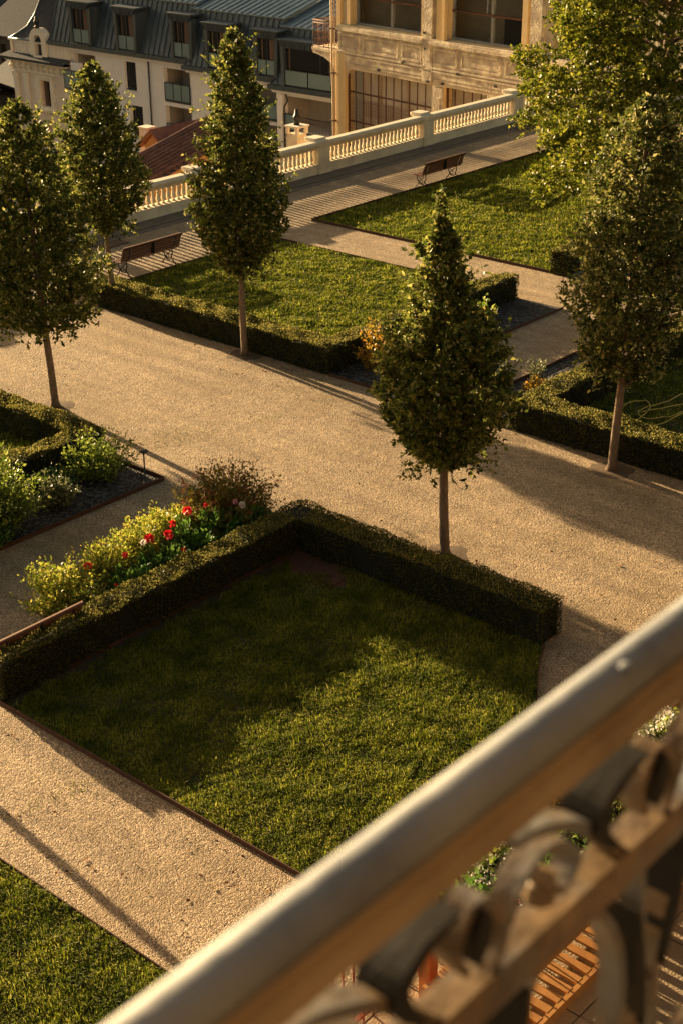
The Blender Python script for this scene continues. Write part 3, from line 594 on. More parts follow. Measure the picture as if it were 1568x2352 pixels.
# ================================================================ GARDEN OBJECTS
def bollard(x,y):
    t=thing('path_light','thin black path light with a flat disc top at the tip of the slate bed','path light',(x,y,0))
    b=MB();b.lathe((0,0,0),[(.045,0),(.045,.012),(.014,.014),(.014,.6)],10);b.build('post',M['lampm'],t)
    b=MB();b.lathe((0,0,0),[(.02,.6),(.085,.615),(.09,.628),(.07,.642),(.02,.65)],20);b.build('lamp_head',M['lampm'],t)
x,y=P(331,1109);bollard(x,y-.05)
def add_shadow_post(x,y):
    t=thing('shadow_post','tall slim post added unseen outside the left edge for a thin shadow over the path','unseen post',(x,y,0))
    b=MB();b.lathe((0,0,0),[(.11,0),(.11,.08),(.07,.14),(.055,3.6),(.04,3.7)],12);b.build('post',M['lampm'],t)
    b=MB();b.lathe((0,0,3.7),[(.05,0),(.16,.05),(.19,.38),(.22,.4),(.05,.55)],12);b.build('lamp_head',M['lampm'],t)  # lamp-shaped top of the added post
add_shadow_post(8.78,17.4)  # unseen post added so that its thin shadow crosses the path
def plate(name,label,cat,px,py,w,l,m,z=.02):
    x,y=P(px,py);b=MB();b.box(x-w/2,x+w/2,y-l/2,y+l/2,.0,z,bev=.006)
    b.box(x-w/2+.05,x+w/2-.05,y-l/2+.05,y+l/2-.05,z,z+.004);return tag(b.build(name,m),label,cat)
plate('drain_cover','dark iron drain cover in the gravel behind the trunk near the first bench','drain cover',257,562,.9,.5,M['rust'])
plate('access_hatch','square rusty metal hatch set in the near lawn below the hedge','hatch',768,1320,.62,.5,M['corten'],.03)
plate('drain_cover','black drain cover on the promenade at the foot of the balustrade by the big tree','drain cover',1207,294,.9,.45,M['iron'])
def make_bench(label,x,y,rz):
    """length along local x (2.0 m), sits facing +y, back at -y"""
    t=thing('park_bench',label,'bench',(x,y,0),rz,'park benches with cast iron ends')
    L=1.0
    b=MB()
    for i,yy in enumerate((.44,.375,.31,.245,.18,.115)):
        z=.44-.012*math.sin(i/5*math.pi)+(.0 if i else -.012);b.box(-L,L,yy-.024,yy+.024,z-.014,z+.012,bev=.006)
    b.build('seat',M['bwood'],t)
    b=MB()
    for i,(yy,z) in enumerate(((.06,.50),(.04,.57),(.015,.64),(-.012,.71),(-.045,.78))):
        V=[];F=[]
        a=.33;c,s=math.cos(a),math.sin(a);hw,ht=.029,.012
        pr=[(-ht,-hw),(ht,-hw),(ht,hw),(-ht,hw)]
        poly=[(yy+p*c-q*s,z+p*s+q*c) for p,q in pr];b.prism(poly,'x',-L,L)
    b.prism([(-.085,.80),(-.03,.815),(-.03,.845),(-.075,.85),(-.1,.83)],'x',-L,L)
    b.build('backrest',M['bwood'],t)
    for sx in (-.78,.78):
        b=MB();R0=.016
        b.tube([(sx,.47,.425),(sx,.3,.41),(sx,.12,.42),(sx,.05,.50),(sx,-.02,.66),(sx,-.07,.82)],R0,6)
        b.tube([(sx,.46,.42),(sx,.44,.3),(sx,.36,.2),(sx,.41,.1),(sx,.50,.0)],R0,6)
        b.tube([(sx,.10,.42),(sx,.10,.3),(sx,.16,.2),(sx,.06,.1),(sx,-.06,.0)],R0,6)
        b.tube([(sx,.4,.22),(sx,.32,.12),(sx,.26,.13),(sx,.2,.12),(sx,.12,.22)],R0*.8,6)
        b.tube([(sx,.4,.38),(sx,.28,.26),(sx,.16,.38)],R0*.8,6)
        ring=[(sx,.28+.055*math.cos(a),.2+.055*math.sin(a)) for a in np.linspace(0,2*math.pi,13)];b.tube(ring,R0*.7,6)
        b.tube([(sx,.5,.43),(sx,.53,.41),(sx,.515,.38)],R0*.9,6)
        b.build('leg',M['iron'],t)
    b=MB();b.box(-.012,.012,-.1,.02,.5,.84);b.box(-.02,.02,.1,.46,.405,.42);b.build('middle_brace',M['iron'],t)
    return t
make_bench('slatted wooden bench seen from behind at the top of the middle lawn',24.75,28.05,0)
make_bench('slatted wooden bench on the promenade edge of the far lawn, near the big tree',36.98,28.1,0)
b3=make_bench('bench behind the near hedge at the left edge, only the top of its back showing',10.72,15.0,0)
b3.scale=(.75,.9,.86)

# ================================================================ BALUSTRADE
def balustrade():
    t=thing('stone_balustrade','long cream stone balustrade with turned balusters along the terrace edge','balustrade',(0,32.0,0))
    x0,x1=14,62
    piers=[8.75+5.4*i for i in range(1,10)]
    b=MB();b.box(x0,x1,0,.34,0,.30);b.box(x0,x1,-.012,.352,.30,.335);b.box(x0,x1,-.03,.37,-.0,.045);b.build('plinth',M['cream'],t)
    b=MB();z=.80
    b.box(x0,x1,.045,.295,z,z+.06);b.box(x0,x1,.01,.33,z+.06,z+.1);b.prism([(-.03,z+.1),(.37,z+.1),(.385,z+.15),(.37,z+.2),(.3,z+.235),(.04,z+.235),(-.03,z+.2),(-.045,z+.15)],'x',x0,x1)
    b.build('coping_rail',M['creamtop'],t)
    prof=[(r_*.98,z_) for r_,z_ in [(.062,0),(.062,.03),(.035,.04),(.034,.06),(.05,.075),(.066,.13),(.068,.17),(.055,.24),(.038,.32),(.034,.345),(.05,.355),(.05,.37),(.036,.38),(.045,.4),(.062,.425),(.062,.465)]]
    vis=MB();base=MB();base.lathe((0,0,0),prof,12);me=None
    rest=MB();k=0
    for p,q in zip(piers[:-1],piers[1:]):
        n=24
        for i in range(n):
            x=p+.30+(q-p-.6)*(i+.5)/n
            if 25.1<x<46.6:
                if me is None:
                    o=base.build('baluster',M['cream'],t,(x,.17,.335));me=o.data
                else:
                    o=bpy.data.objects.new('baluster',me);COL.objects.link(o);o.parent=t;o.location=(x,.17,.335)
                k+=1
            elif 14<x<62:rest.lathe((x,.17,.335),prof,8)
    tag(rest.build('distant_balusters',M['cream'],t),kind='stuff')
    for p in piers:
        b=MB();b.box(p-.27,p+.27,-.05,.42,0,.86);b.box(p-.29,p+.29,-.08,.45,0,.1);b.box(p-.21,p+.21,-.062,-.05,.16,.80)
        b.box(p-.3,p+.3,-.065,.46,.86,1.055,bev=.04);b.box(p-.27,p+.27,.1,.6,1.0,1.13,bev=.04)
        b.build('pier',M['cream'],t)
    return t
balustrade()
b=MB();b.box(14,62,31.35,31.97,-.02,.035);b.box(14,62,31.1,31.35,-.02,.012);tag(b.build('gutter',M['kerb']),kind='structure')

# ================================================================ BUILDINGS
def wall(b,x0,x1,z0,z1,holes,y=0,th=.3,m=0,mr=None):
    """wall in the xz plane (front at y, facing -y) with openings and reveals"""
    mr=m if mr is None else mr
    xs=sorted(set([x0,x1]+[min(max(c,x0),x1) for h in holes for c in h[:2]]));zs=sorted(set([z0,z1]+[min(max(c,z0),z1) for h in holes for c in h[2:4]]))
    def solid(i,j):
        if not(0<=i<len(xs)-1 and 0<=j<len(zs)-1):return None
        cx=(xs[i]+xs[i+1])/2;cz=(zs[j]+zs[j+1])/2
        return not any(h[0]<cx<h[1] and h[2]<cz<h[3] for h in holes)
    for i in range(len(xs)-1):
        for j in range(len(zs)-1):
            if not solid(i,j):continue
            a,c,d,e=xs[i],xs[i+1],zs[j],zs[j+1]
            b.quad((a,y,d),(c,y,d),(c,y,e),(a,y,e),m);b.quad((c,y+th,d),(a,y+th,d),(a,y+th,e),(c,y+th,e),m)
            for (di,dj,q) in ((-1,0,((a,y,d),(a,y,e),(a,y+th,e),(a,y+th,d))),(1,0,((c,y,d),(c,y+th,d),(c,y+th,e),(c,y,e))),(0,-1,((a,y,d),(a,y+th,d),(c,y+th,d),(c,y,d))),(0,1,((a,y,e),(c,y,e),(c,y+th,e),(a,y+th,e)))):
                s=solid(i+di,j+dj)
                if s is False:b.quad(*q,mr)
                elif s is None:b.quad(*q,m)
W0=(70.0,0.0,0.0);RW=-math.pi/2
def apartment():
    t=thing('apartment_building','pale rendered apartment block with dark zinc mansard roof and dormer windows','building',W0,RW)
    win=[(-80.95,-79.8,-7.32,-5.42),(-80.57,-79.35,-10.3,-8.34)]
    rec=[(-86.3,-84.0,-7.9,-5.36),(-77.0,-74.45,-7.7,-5.45),(-77.0,-74.45,-10.2,-7.95)]
    b=MB();wall(b,-88.45,-74.0,-13,-5.15,win+rec,0,.35);b.build('wall',M['white'],t)
    b=MB();wall(b,-74.0,-65.9,-13,-5.35,[(-71.2,-66.15,-7.75,-5.75),(-71.2,-66.15,-10.2,-7.98)],-.3,.35);b.build('wall',M['white'],t)
    b=MB();wall(b,-65.9,-58,-13,-5.75,[(-65.35,-58.8,-8.0,-5.92),(-65.35,-58.8,-10.5,-8.3)],-.6,.35);b.box(-65.85,-65.4,-.75,-.6,-13,-5.75);b.build('wall',M['white'],t)
    b=MB();b.box(-88.4,-58,.3,12,-13,-4.9) ;
    # recess rooms: back walls 1.6 m behind the front
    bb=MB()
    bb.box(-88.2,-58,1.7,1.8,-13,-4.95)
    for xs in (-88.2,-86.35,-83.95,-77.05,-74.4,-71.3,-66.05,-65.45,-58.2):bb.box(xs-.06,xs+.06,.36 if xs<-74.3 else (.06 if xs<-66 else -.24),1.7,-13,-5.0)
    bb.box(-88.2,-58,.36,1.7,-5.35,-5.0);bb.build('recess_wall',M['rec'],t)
    b=MB()
    for x0,x1,z0,y0 in ((-77.05,-74.4,-7.95,-.02),(-71.3,-66.1,-7.98,-.32),(-65.4,-58.5,-8.28,-.62),(-86.7,-84.0,-7.98,-.75)):b.box(x0,x1,y0,1.7,z0,z0+.16)
    b.build('balcony_slab',M['white'],t)
    # dark openings inside the recesses
    for x0,x1,z0,z1 in ((-67.9,-66.9,-7.8,-5.9),(-63.3,-61.0,-8.1,-5.95),(-67.9,-66.4,-10.3,-8.1),(-62.5,-61,-10.4,-8.4),(-76.0,-75.4,-7.6,-5.9),(-85.6,-84.6,-7.6,-5.7)):
        b=MB();b.box(x0,x1,1.62,1.69,z0,z1);f=b.build('balcony_door',M['glass'],t)
        b=MB()
        for xx in (x0,(x0+x1)/2,x1):b.box(xx-.03,xx+.03,1.59,1.62,z0,z1)
        b.build('frame',M['frame'],f)
    for x0,x1,z0,z1 in win:
        b=MB();b.box(x0+.03,x1-.03,.22,.25,z0+.03,z1-.03);g=b.build('window',M['glass'],t)
        b=MB();wall(b,x0,x1,z0,z1,[(x0+.06,x1-.06,z0+.06,z1-.06)],.18,.05);b.build('frame',M['frame'],g)
        b=MB();b.box(x0-.05,x1+.05,-.08,.2,z0-.07,z0);b.build('sill',M['white'],g)
    # balcony glass rails
    for x0,x1,z0,z1,y,n in ((-76.9,-74.5,-7.55,-6.4,-.04,3),(-76.9,-74.5,-10.1,-9.1,-.04,3),(-71.2,-66.2,-7.6,-6.65,-.34,5),(-71.2,-66.2,-10.1,-9.1,-.34,5),(-65.3,-64.25,-8.0,-7.0,-.64,1),(-86.7,-84.1,-7.75,-6.45,-.72,3)):
        b=MB();b.box(x0,x1,y-.012,y+.012,z0+.04,z1-.04);g=b.build('balcony_glass',M['panel'],t)
        b=MB();b.box(x0,x1,y-.03,y+.03,z1-.05,z1);b.box(x0,x1,y-.03,y+.03,z0-.1,z0+.05)
        for k in range(n+1):xx=x0+(x1-x0)*k/n;b.box(xx-.03,xx+.03,y-.028,y+.028,z0,z1-.003)
        b.build('rail',M['frame'],g)
    b=MB();b.box(-64.2,-58.5,-.67,-.62,-7.15,-7.1);b.box(-64.2,-58.5,-.67,-.62,-8.12,-8.05)
    for k in range(46):b.box(-64.15+k*.12,-64.135+k*.12,-.65,-.64,-8.05,-7.15)
    b.build('mesh_railing',M['frame'],t)
    b=MB();b.tube([(-78.42,-.07,-5.2),(-78.42,-.07,-9.0),(-78.36,-.07,-13)],.055,8);b.build('downpipe',M['frame'],t)
    b=MB();b.tube([(-65.1,-.7,-5.8),(-64.95,-.7,-6.2),(-65.25,-.7,-6.6),(-65.25,-.7,-13)],.05,8);b.build('downpipe',M['frame'],t)
    # small white air unit on the first balcony
    b=MB();b.box(-86.1,-85.1,-.6,-.2,-7.0,-5.95,bev=.05);b.build('storage_box',M['white'],t)
    # cornices, mansards
    secs=[(-88.5,-74.3,0,-5.15,-4.72,-1.3),(-74.35,-66.2,-.3,-5.42,-5.0,-1.55),(-66.25,-57.5,-.6,-5.75,-5.32,-1.95)]
    for x0,x1,y,zc,ze,zt in secs:
        b=MB();b.box(x0+.1,x1,y-.25,y+.4,zc,zc+.14);b.box(x0+.05,x1,y-.38,y+.4,zc+.14,zc+.2);b.build('cornice',M['white'],t)
        b=MB();b.box(x0-.05,x1+.02,y-.5,y+.5,zc+.2,ze+.05);b.build('gutter',M['zincd'],t)
        b=MB();yt=y+.95
        V=[(x0,y-.2,ze+.05),(x1,y-.2,ze+.05),(x1,yt,zt),(x0,yt,zt),(x0,11.8,ze+.05),(x1,11.8,ze+.05),(x1,11,zt),(x0,11,zt)]
        b.add(V,[(0,1,2,3),(1,5,6,2),(5,4,7,6),(4,0,3,7),(3,2,6,7)])
        n=int((x1-x0)/.48)
        for k in range(n+1):
            xx=x0+(x1-x0)*k/n;b.add([(xx-.02,y-.2,ze+.05),(xx+.02,y-.2,ze+.05),(xx+.02,yt,zt),(xx-.02,yt,zt),(xx-.02,y-.26,ze+.05),(xx+.02,y-.26,ze+.05),(xx+.02,yt-.06,zt),(xx-.02,yt-.06,zt)],[(4,5,6,7),(0,4,7,3),(5,1,2,6)])
        b.build('mansard_roof',M['zincd'],t)
        b=MB();rs=.27;yb=9.5
        xa,xb=x0-.08,x1+.0
        b.add([(xa,yt-.1,zt-.02),(xb,yt-.1,zt-.02),(xb,yb,zt+rs*(yb-yt)),(xa,yb,zt+rs*(yb-yt)),(xa,yt-.1,zt+.06),(xb,yt-.1,zt+.06),(xb,yb,zt+.08+rs*(yb-yt)),(xa,yb,zt+.08+rs*(yb-yt))],[(4,5,6,7),(0,1,5,4),(0,4,7,3),(1,2,6,5),(3,2,1,0)])
        n=int((x1-x0)/.52)
        for k in range(n+1):
            xx=xa+(xb-xa)*k/n;z0=zt+.06;z1=zt+.08+rs*(yb-yt)
            b.add([(xx-.025,yt-.1,z0),(xx+.025,yt-.1,z0),(xx+.025,yb,z1),(xx-.025,yb,z1),(xx-.02,yt-.1,z0+.07),(xx+.02,yt-.1,z0+.07),(xx+.02,yb,z1+.07),(xx-.02,yb,z1+.07)],[(4,5,6,7),(0,4,7,3),(5,1,2,6),(0,1,5,4)])
        b.build('zinc_roof',M['zinc'],t)
    # dormers: x0,x1 outer, window x0,x1, zbottom, ztop, y
    for (a,c,w0,w1,z0,z1,y) in ((-86.2,-83.3,-85.75,-84.05,-4.5,-2.25,0),(-81.5,-78.6,-81.0,-79.35,-4.52,-2.27,0),(-76.0,-73.6,-75.45,-73.95,-4.5,-2.27,0),
        (-72.3,-69.7,-71.9,-70.3,-4.8,-2.55,-.3),(-67.95,-65.6,-67.5,-66.0,-4.78,-2.6,-.3),(-65.3,-58.4,-64.9,-59.2,-5.15,-2.95,-.6)):
        y=y-.3
        b=MB();cx=(a+c)/2
        # frame: tapered jambs, head and roof
        b.prism([(w0-.34,z1+.2),(w0,z1),(w0,z0-.15),(w0-.2,z0-.15)],'y',y-.12,y+1.2)
        b.prism([(w1,z1),(w1+.34,z1+.2),(w1+.2,z0-.15),(w1,z0-.15)],'y',y-.12,y+1.2)
        b.add([(w0-.36,y-.2,z1+.42),(w1+.36,y-.2,z1+.42),(w1,y-.12,z1),(w0,y-.12,z1),(w0-.36,y+1.3,z1+.5),(w1+.36,y+1.3,z1+.5),(w1,y+1.2,z1),(w0,y+1.2,z1)],[(3,2,1,0),(4,0,1,5),(0,4,7,3),(1,2,6,5),(2,3,7,6)])
        b.box(w0-.45,w1+.45,y-.3,y+1.4,z1+.44,z1+.52)
        k=w0-.3
        while k<w1+.3:b.box(k-.012,k+.012,y-.2,y-.13,z1+.06,z1+.44);k+=.42
        b.box(w0-.1,w1+.1,y-.25,y+.3,z0-.2,z0-.1)
        d=b.build('dormer',M['zincd'],t)
        b=MB();b.box(w0,w1,y+.10,y+.13,z0-.1,z1+.02);g=b.build('window_pane',M['glass'],d)
        b=MB();n=2 if w1-w0<2 else 3
        for j in range(n):
            e0=w0+(w1-w0)*j/n+.05;e1=w0+(w1-w0)*(j+1)/n-.05
            if w1-w0>2:e0=w0+1.9*j+.05;e1=min(w0+1.9*(j+1),w1)-.05
            b.box(e0,e1,y-.06,y-.04,z0,z0+.86 if w1-w0<2 else z0+.9)
        b.build('glass_guard',M['panel'],d)
        b=MB();b.box(w0,w1,y+.04,y+.08,z0-.1,z0-.02);b.box(w0,w1,y+.04,y+.08,z1-.06,z1)
        for xx in (w0+.03,(w0+w1)/2,w1-.03):b.box(xx-.03,xx+.03,y+.035,y+.085,z0-.1,z1)
        b.box(w0,w1,y-.07,y-.03,z0+.86,z0+.9)
        b.build('window_frame',M['frame'],d)
        b=MB();b.box(w0+.25,w0+.34,y+.09,y+.098,z0,z1-.02);b.box(w0+(w1-w0)*.62,w0+(w1-w0)*.9,y+.09,y+.098,z0+.3,z1-.02);b.build('curtain',M['curtain'],d)
apartment()

def old_house():
    t=thing('old_townhouse','ornate old cream townhouse with curved slate turret roof at the upper left','building',(69.7,0,0),RW)
    x0,x1=-92.9,-88.5
    b=MB();wall(b,x0,-86.7,-13,-7.15,[(-89.95,-88.95,-9.45,-7.62),(-89.95,-88.95,-12.6,-10.8)],0,.4);b.box(x0,x1,.4,10,-13,-5.1);b.quad((x0,0,-13),(x0,10,-13),(x0,10,-5),(x0,0,-5));b.build('wall',M['pink'],t)
    b=MB()
    for xx in (-92.95,-91.75,-87.1):
        b.box(xx-.02,xx+.42,-.14,-.0,-13,-7.5)
        b.box(xx-.1,xx+.5,-.2,-.0,-7.55,-7.2);b.box(xx-.06,xx+.46,-.17,-.0,-7.75,-7.6)
    wall(b,-90.5,-88.5,-9.7,-7.3,[(-90.05,-88.85,-9.5,-7.55)],-.1,.1)
    b.box(-90.65,-88.4,-.2,-.0,-7.35,-7.22);b.box(-90.6,-88.45,-.25,0,-9.8,-9.66)
    for xx in (-90.7,-88.55):b.box(xx,xx+.25,-.07,0,-9.0,-8.6);b.box(xx,xx+.25,-.07,0,-8.2,-7.8)
    # frieze with brackets and swags
    b.box(-93.3,-86.6,-.12,.3,-7.15,-7.02);b.box(-93.35,-86.6,-.05,.3,-7.02,-6.3)
    b.box(-93.6,-86.5,-.35,.3,-6.42,-6.3)
    k=-93.2
    while k<-86.9:
        b.lathe((k,-.06,-6.8),[(.02,-.16),(.14,-.1),(.19,0),(.12,.12),(.04,.16)],8);b.box(k+.28,k+.38,-.25,-.05,-7.0,-6.45);k+=.66
    k=-93.5
    while k<-86.6:b.box(k,k+.07,-.4,-.34,-6.36,-6.3);k+=.14
    b.build('trim',M['trim'],t)
    b=MB();b.add([(-93.95,-.6,-6.28),(-86.4,-.6,-6.28),(-86.4,-.6,-6.12),(-93.95,-.6,-6.12),(-93.6,.2,-5.85),(-86.4,.2,-5.85),(-93.95,.4,-6.28),(-86.4,.4,-6.28)],[(0,1,2,3),(3,2,5,4),(1,0,6,7),(0,3,4,6)]);b.build('slate_cornice',M['slater'],t)
    b=MB();wall(b,-93.3,-86.5,-6.0,-4.98,[(-90.25,-89.45,-5.95,-4.9)],.1,.25);b.box(-93.45,-86.5,.02,.3,-5.06,-4.96)
    k=-93.2
    while k<-86.8:
        if not -91<k<-89:b.box(k,k+.05,.06,.1,-5.9,-5.1)
        k+=.45
    arcp=[(-89.85+r*math.cos(a),-4.85+r*math.sin(a)) for r,rng_ in ((.9,np.linspace(math.pi,0,13)),(.42,np.linspace(0,math.pi,13))) for a in rng_]
    b.prism(arcp,'y',-.08,.5);b.box(-90.75,-90.27,-.08,.4,-5.9,-4.85);b.box(-89.43,-88.95,-.08,.4,-5.9,-4.85);b.box(-90.3,-89.4,-.2,.1,-6.0,-5.85)
    b.build('parapet',M['trim'],t)
    b=MB();b.box(-90.3,-89.4,.3,.33,-5.9,-4.4);b.build('arched_window',M['glass'],t)
    b=MB();b.box(-89.93,-88.97,.25,.28,-9.44,-7.63);g=b.build('window',M['glass'],t)
    b=MB();b.box(-89.49,-89.42,.2,.24,-9.44,-7.63);b.box(-89.9,-89,.2,.24,-8.2,-8.14);b.box(-89.9,-89.6,.24,.248,-9.4,-7.7);b.box(-89.3,-89.02,.24,.248,-9.4,-7.7);b.build('frame',M['curtain'],g)
    # turret: lofted curved slate roof
    lv=[(-4.9,-93.2,-86.9,.0,9),(-4.55,-92.6,-87.0,.35,8.7),(-4.05,-91.95,-87.2,.8,8.3),(-3.2,-91.4,-87.3,1.15,8),(-2.1,-90.95,-87.4,1.45,7.7),(0,-90.6,-87.5,1.7,7.5),(3,-90.4,-87.6,1.9,7.3)]
    V=[];F=[]
    for z,a,c,y0,y1 in lv:V+=[(a,y0,z),(c,y0,z),(c,y1,z),(a,y1,z)]
    for i in range(len(lv)-1):
        for j in range(4):q=(j+1)%4;F.append((i*4+j,i*4+q,i*4+4+q,i*4+4+j))
    n=len(V);F.append((n-4,n-3,n-2,n-1));b=MB();b.add(V,F);b.build('slate_turret_roof',M['slater'],t)
    b=MB();b.tube([(a-.02,y0-.02,z) for z,a,c,y0,y1 in lv],.055,8);b.tube([(c+.02,y0-.02,z) for z,a,c,y0,y1 in lv],.05,8);b.tube([(-93.25,-.02,-4.88),(-90.8,-.02,-4.88)],.05,8);b.build('ridge_trim',M['zinc'],t)
    b=MB();b.lathe((-89.85,.0,-3.95),[(.16,0),(.2,.1),(.1,.2),(.17,.35),(.2,.5),(.1,.62),(.13,.72),(.02,.82)],10);b.build('finial',M['iron'],t)
old_house()

F0=(54.1,47.5,0.0);RF=R(-99.1)
def facade():
    t=thing('weathered_building','tall weathered cream building with huge windows and rusty barred openings','building',F0,RF)
    w1=(.98,5.6,1.48,5.6);w2=(7.3,11.75,1.48,5.6);w3=(13.4,17.9,1.48,5.6)
    a1=(.58,6.5,-9,-.5);a2=(7.24,9.9,-9,-.5);a3=(13.4,16.5,-9,-.5)
    b=MB();wall(b,-.12,22,-13,.25,[a1,a2,a3],0,.5,0,1);wall(b,-.12,22,1.25,9,[w1,w2,w3],.12,.5,0,1)
    # arched corner of the first opening
    for cx,sg in ((.58,1),):
        pts=[(cx,-.5)]+[(cx+.45-.45*math.cos(a)*1,-.95+.45*math.sin(a)) for a in np.linspace(0,math.pi/2,8)]
        b.prism(pts[::1],'y',0.003,.5,0)
    b.build('wall',[M['facade'],M['ochre']],t)
    b=MB()
    # sill bands, panels, pilasters
    for x0,x1 in ((.12,5.92),(6.5,12.3),(12.9,19)):
        b.box(x0,x1,-.16,.2,1.2,1.36);b.box(x0+.05,x1-.05,-.1,.2,1.36,1.44);b.box(x0,x1,-.02,.12,.25,1.2)
        L=x1-x0;c=[x0+.1,x0+.28*L-.05,x0+.30*L+.05,x0+.73*L-.05,x0+.75*L+.05,x1-.1]
        for i in range(3):
            p,q=c[2*i],c[2*i+1]
            wall(b,p,q,.36,1.08,[(p+.1,q-.1,.46,.98)],-.07,.05);b.box(p+.17,q-.17,-.045,-.02,.53,.91)
        b.box(x0,x1,-.09,.0,.19,.27)
    b.box(5.92,6.5,-.08,.3,-.4,9);b.box(12.3,12.9,-.08,.3,-.4,9);b.box(6.0,6.42,-.12,-.08,.5,1.3)
    b.box(.5,22,-.05,0,-.2,.12);b.box(.5,22,-.08,0,.05,.13);b.box(.5,22,-.03,0,-.34,-.22)
    rnd=random.Random(4)
    b.box(6.55,7.2,-.04,0,-9,-.55);b.box(6.68,7.05,-.07,-.04,-9,-1.0)
    b.build('trim',M['facade2'],t)
    for q in ((-.0,.62,-.06,.0,-13,.2),(.02,.3,-.03,.12,1.25,9),(.74,.98,-.02,.1,1.5,9),(6.75,7.1,-.05,.1,1.45,9),(7.15,7.29,-.09,.1,1.45,9),(11.8,12.1,-.05,.1,1.45,9)):
        b=MB();b.box(*q);b.build('pilaster',M['ochre'],t)
    # vent holes
    b=MB()
    for x,z in ((2.95,-.33),(6.05,.95),(5.98,1.62),(6.25,-.42),(7.15,-.4),(10.4,-.1),(8.1,.12),(4.6,.2)):b.box(x,x+.12,-.125,.06,z,z+.1)
    b.build('vent_hole',M['roomd'],t)
    b=MB();b.tube([(-.22,-.14,9),(-.2,-.14,-.3),(-.14,-.14,-1.8),(-.1,-.14,-13)],.055,8);b.tube([(-.05,-.1,9),(-.05,-.1,-13)],.03,6);b.build('downpipe',M['pipe'],t)
    b=MB();
    for z in (-.8,-3.0,1.2,3.5):b.box(-.29,0,-.22,0,z,z+.06)
    b.build('pipe_bracket',M['rust'],t)
    # interiors
    b=MB();b.box(.7,22,.95,1.0,-13,-.52);b.box(-.1,22,6.5,6.6,.7,9);b.box(-.12,.02,.5,6.5,-13,9);b.box(-.1,22,.5,1.0,.5,.7);b.box(6.1,6.3,.6,6.5,-13,.4);b.box(-.1,22,.5,6.5,-9.3,-9);b.build('inner_wall',M['inpale'],t)
    b=MB();b.box(0,22,1.5,1.6,.7,9);b.build('dim_partition',M['room'],t)
    b=MB();b.box(9.8,22,1.0,1.05,.75,2.55);b.build('blind',M['roomd'],t)
    b=MB();b.box(4.6,5.55,.7,1.4,1.5,1.55);b.box(4.65,4.7,.75,.8,.75,1.5);b.box(5.45,5.5,.75,.8,.75,1.5);b.build('inner_table',M['white'],t)
    b=MB()
    for z in (-5.4,-2.75):b.box(.8,5.6,.86,.92,z,z+.7)
    b.box(2.0,2.12,.8,.94,-6,-.6);b.box(3.9,4.02,.8,.94,-6,-.6);b.build('inner_parapet',M['room'],t)
    # big windows: bars and glass
    for (x0,x1,z0,z1),mu in ((w1,3.39),(w2,9.68),(w3,15.6)):
        b=MB();b.quad((x0,.5,z0),(x1,.5,z0),(x1,.5,z1),(x0,.5,z1));g=b.build('window_glass',M['wglass'],t)
        b=MB();b.box(x0,x1,.36,.48,z0,z0+.09);b.box(mu-.06,mu+.06,.38,.5,z0,z1);b.box(x0,x0+.06,.38,.5,z0,z1)
        b.box(x1-.06,x1,.38,.5,z0,z1);b.box((x0+mu)/2+.8,(x0+mu)/2+.86,.42,.5,z0+1.2,z1);b.build('mullion',M['steelb'],g)
        b=MB();b.box(x0,x1,.34,.46,2.62,2.7);b.build('transom',M['rust'],g)
    # barred openings
    for (x0,x1,z0,z1) in (a1,a2,a3):
        b=MB();x=x0+.5
        while x<x1-.05:b.box(x-.016,x+.016,.2,.25,z0,z1+.0);x+=.53
        for z in (-1.55,-2.9,-4.3):b.box(x0,x1,.17,.27,z-.03,z+.03)
        b.box(x0,x0+.06,.17,.27,z0,z1);b.box(x1-.06,x1,.17,.27,z0,z1);b.box(x0,x1,.17,.27,z1-.05,z1)
        x=x0
        while x<x1:b.box(x-.004,x+.004,.28,.288,-5,-1.8);x+=.13
        z=-5
        while z<-1.8:b.box(x0,x1,.28,.288,z-.004,z+.004);z+=.16
        b.build('iron_grille',M['rust'],t)
    # corner balcony on the left flank
    bc=MB();bc.box(-2.15,-.12,.2,2.4,.02,.18,bev=.03)
    cons=[(-.12,.02),(-1.9,.02),(-1.9,-.06)]+[(-.14-1.7*math.cos(a),-1.2+1.15*math.sin(a)) for a in np.linspace(math.pi*.42,0.05,9)][::1]
    cons=[(-2.1,.02),(-2.1,-.1),(-1.7,-.14),(-1.2,-.25),(-.8,-.42),(-.45,-.72),(-.3,-1.05),(-.12,-1.4),(-.12,.02)]
    bc.prism(cons,'y',.25,.6);bc.prism(cons,'y',1.9,2.25);bc.build('balcony',M['facade2'],t)
    b=MB();
    def screen(p,q):
        L=math.hypot(q[0]-p[0],q[1]-p[1]);n=int(L/.36)
        for k in range(n+1):
            s=k/n;x=p[0]+(q[0]-p[0])*s;y=p[1]+(q[1]-p[1])*s;b.tube([(x,y,.18),(x,y,1.42)],.02,5)
            if k<n:
                s2=(k+.5)/n;cx=p[0]+(q[0]-p[0])*s2;cy=p[1]+(q[1]-p[1])*s2;dx=(q[0]-p[0])/L;dy=(q[1]-p[1])/L
                for zc,rr in ((.45,.13),(.78,.15),(1.12,.13)):
                    b.tube([(cx+dx*rr*math.cos(a)*(1-a/14),cy+dy*rr*math.cos(a)*(1-a/14),zc+rr*math.sin(a)*(1-a/14)) for a in np.linspace(0,9,16)],.018,4)
        for z in (.24,1.42,1.3):b.tube([(p[0],p[1],z),(q[0],q[1],z)],.028,5)
    screen((-2.08,.28),(-.14,.28));screen((-2.08,.28),(-2.08,2.3));b.build('balcony_railing',M['rust'],t)
M['wglass']=bpy.data.materials.new('big_window_glass');M['wglass'].use_nodes=True
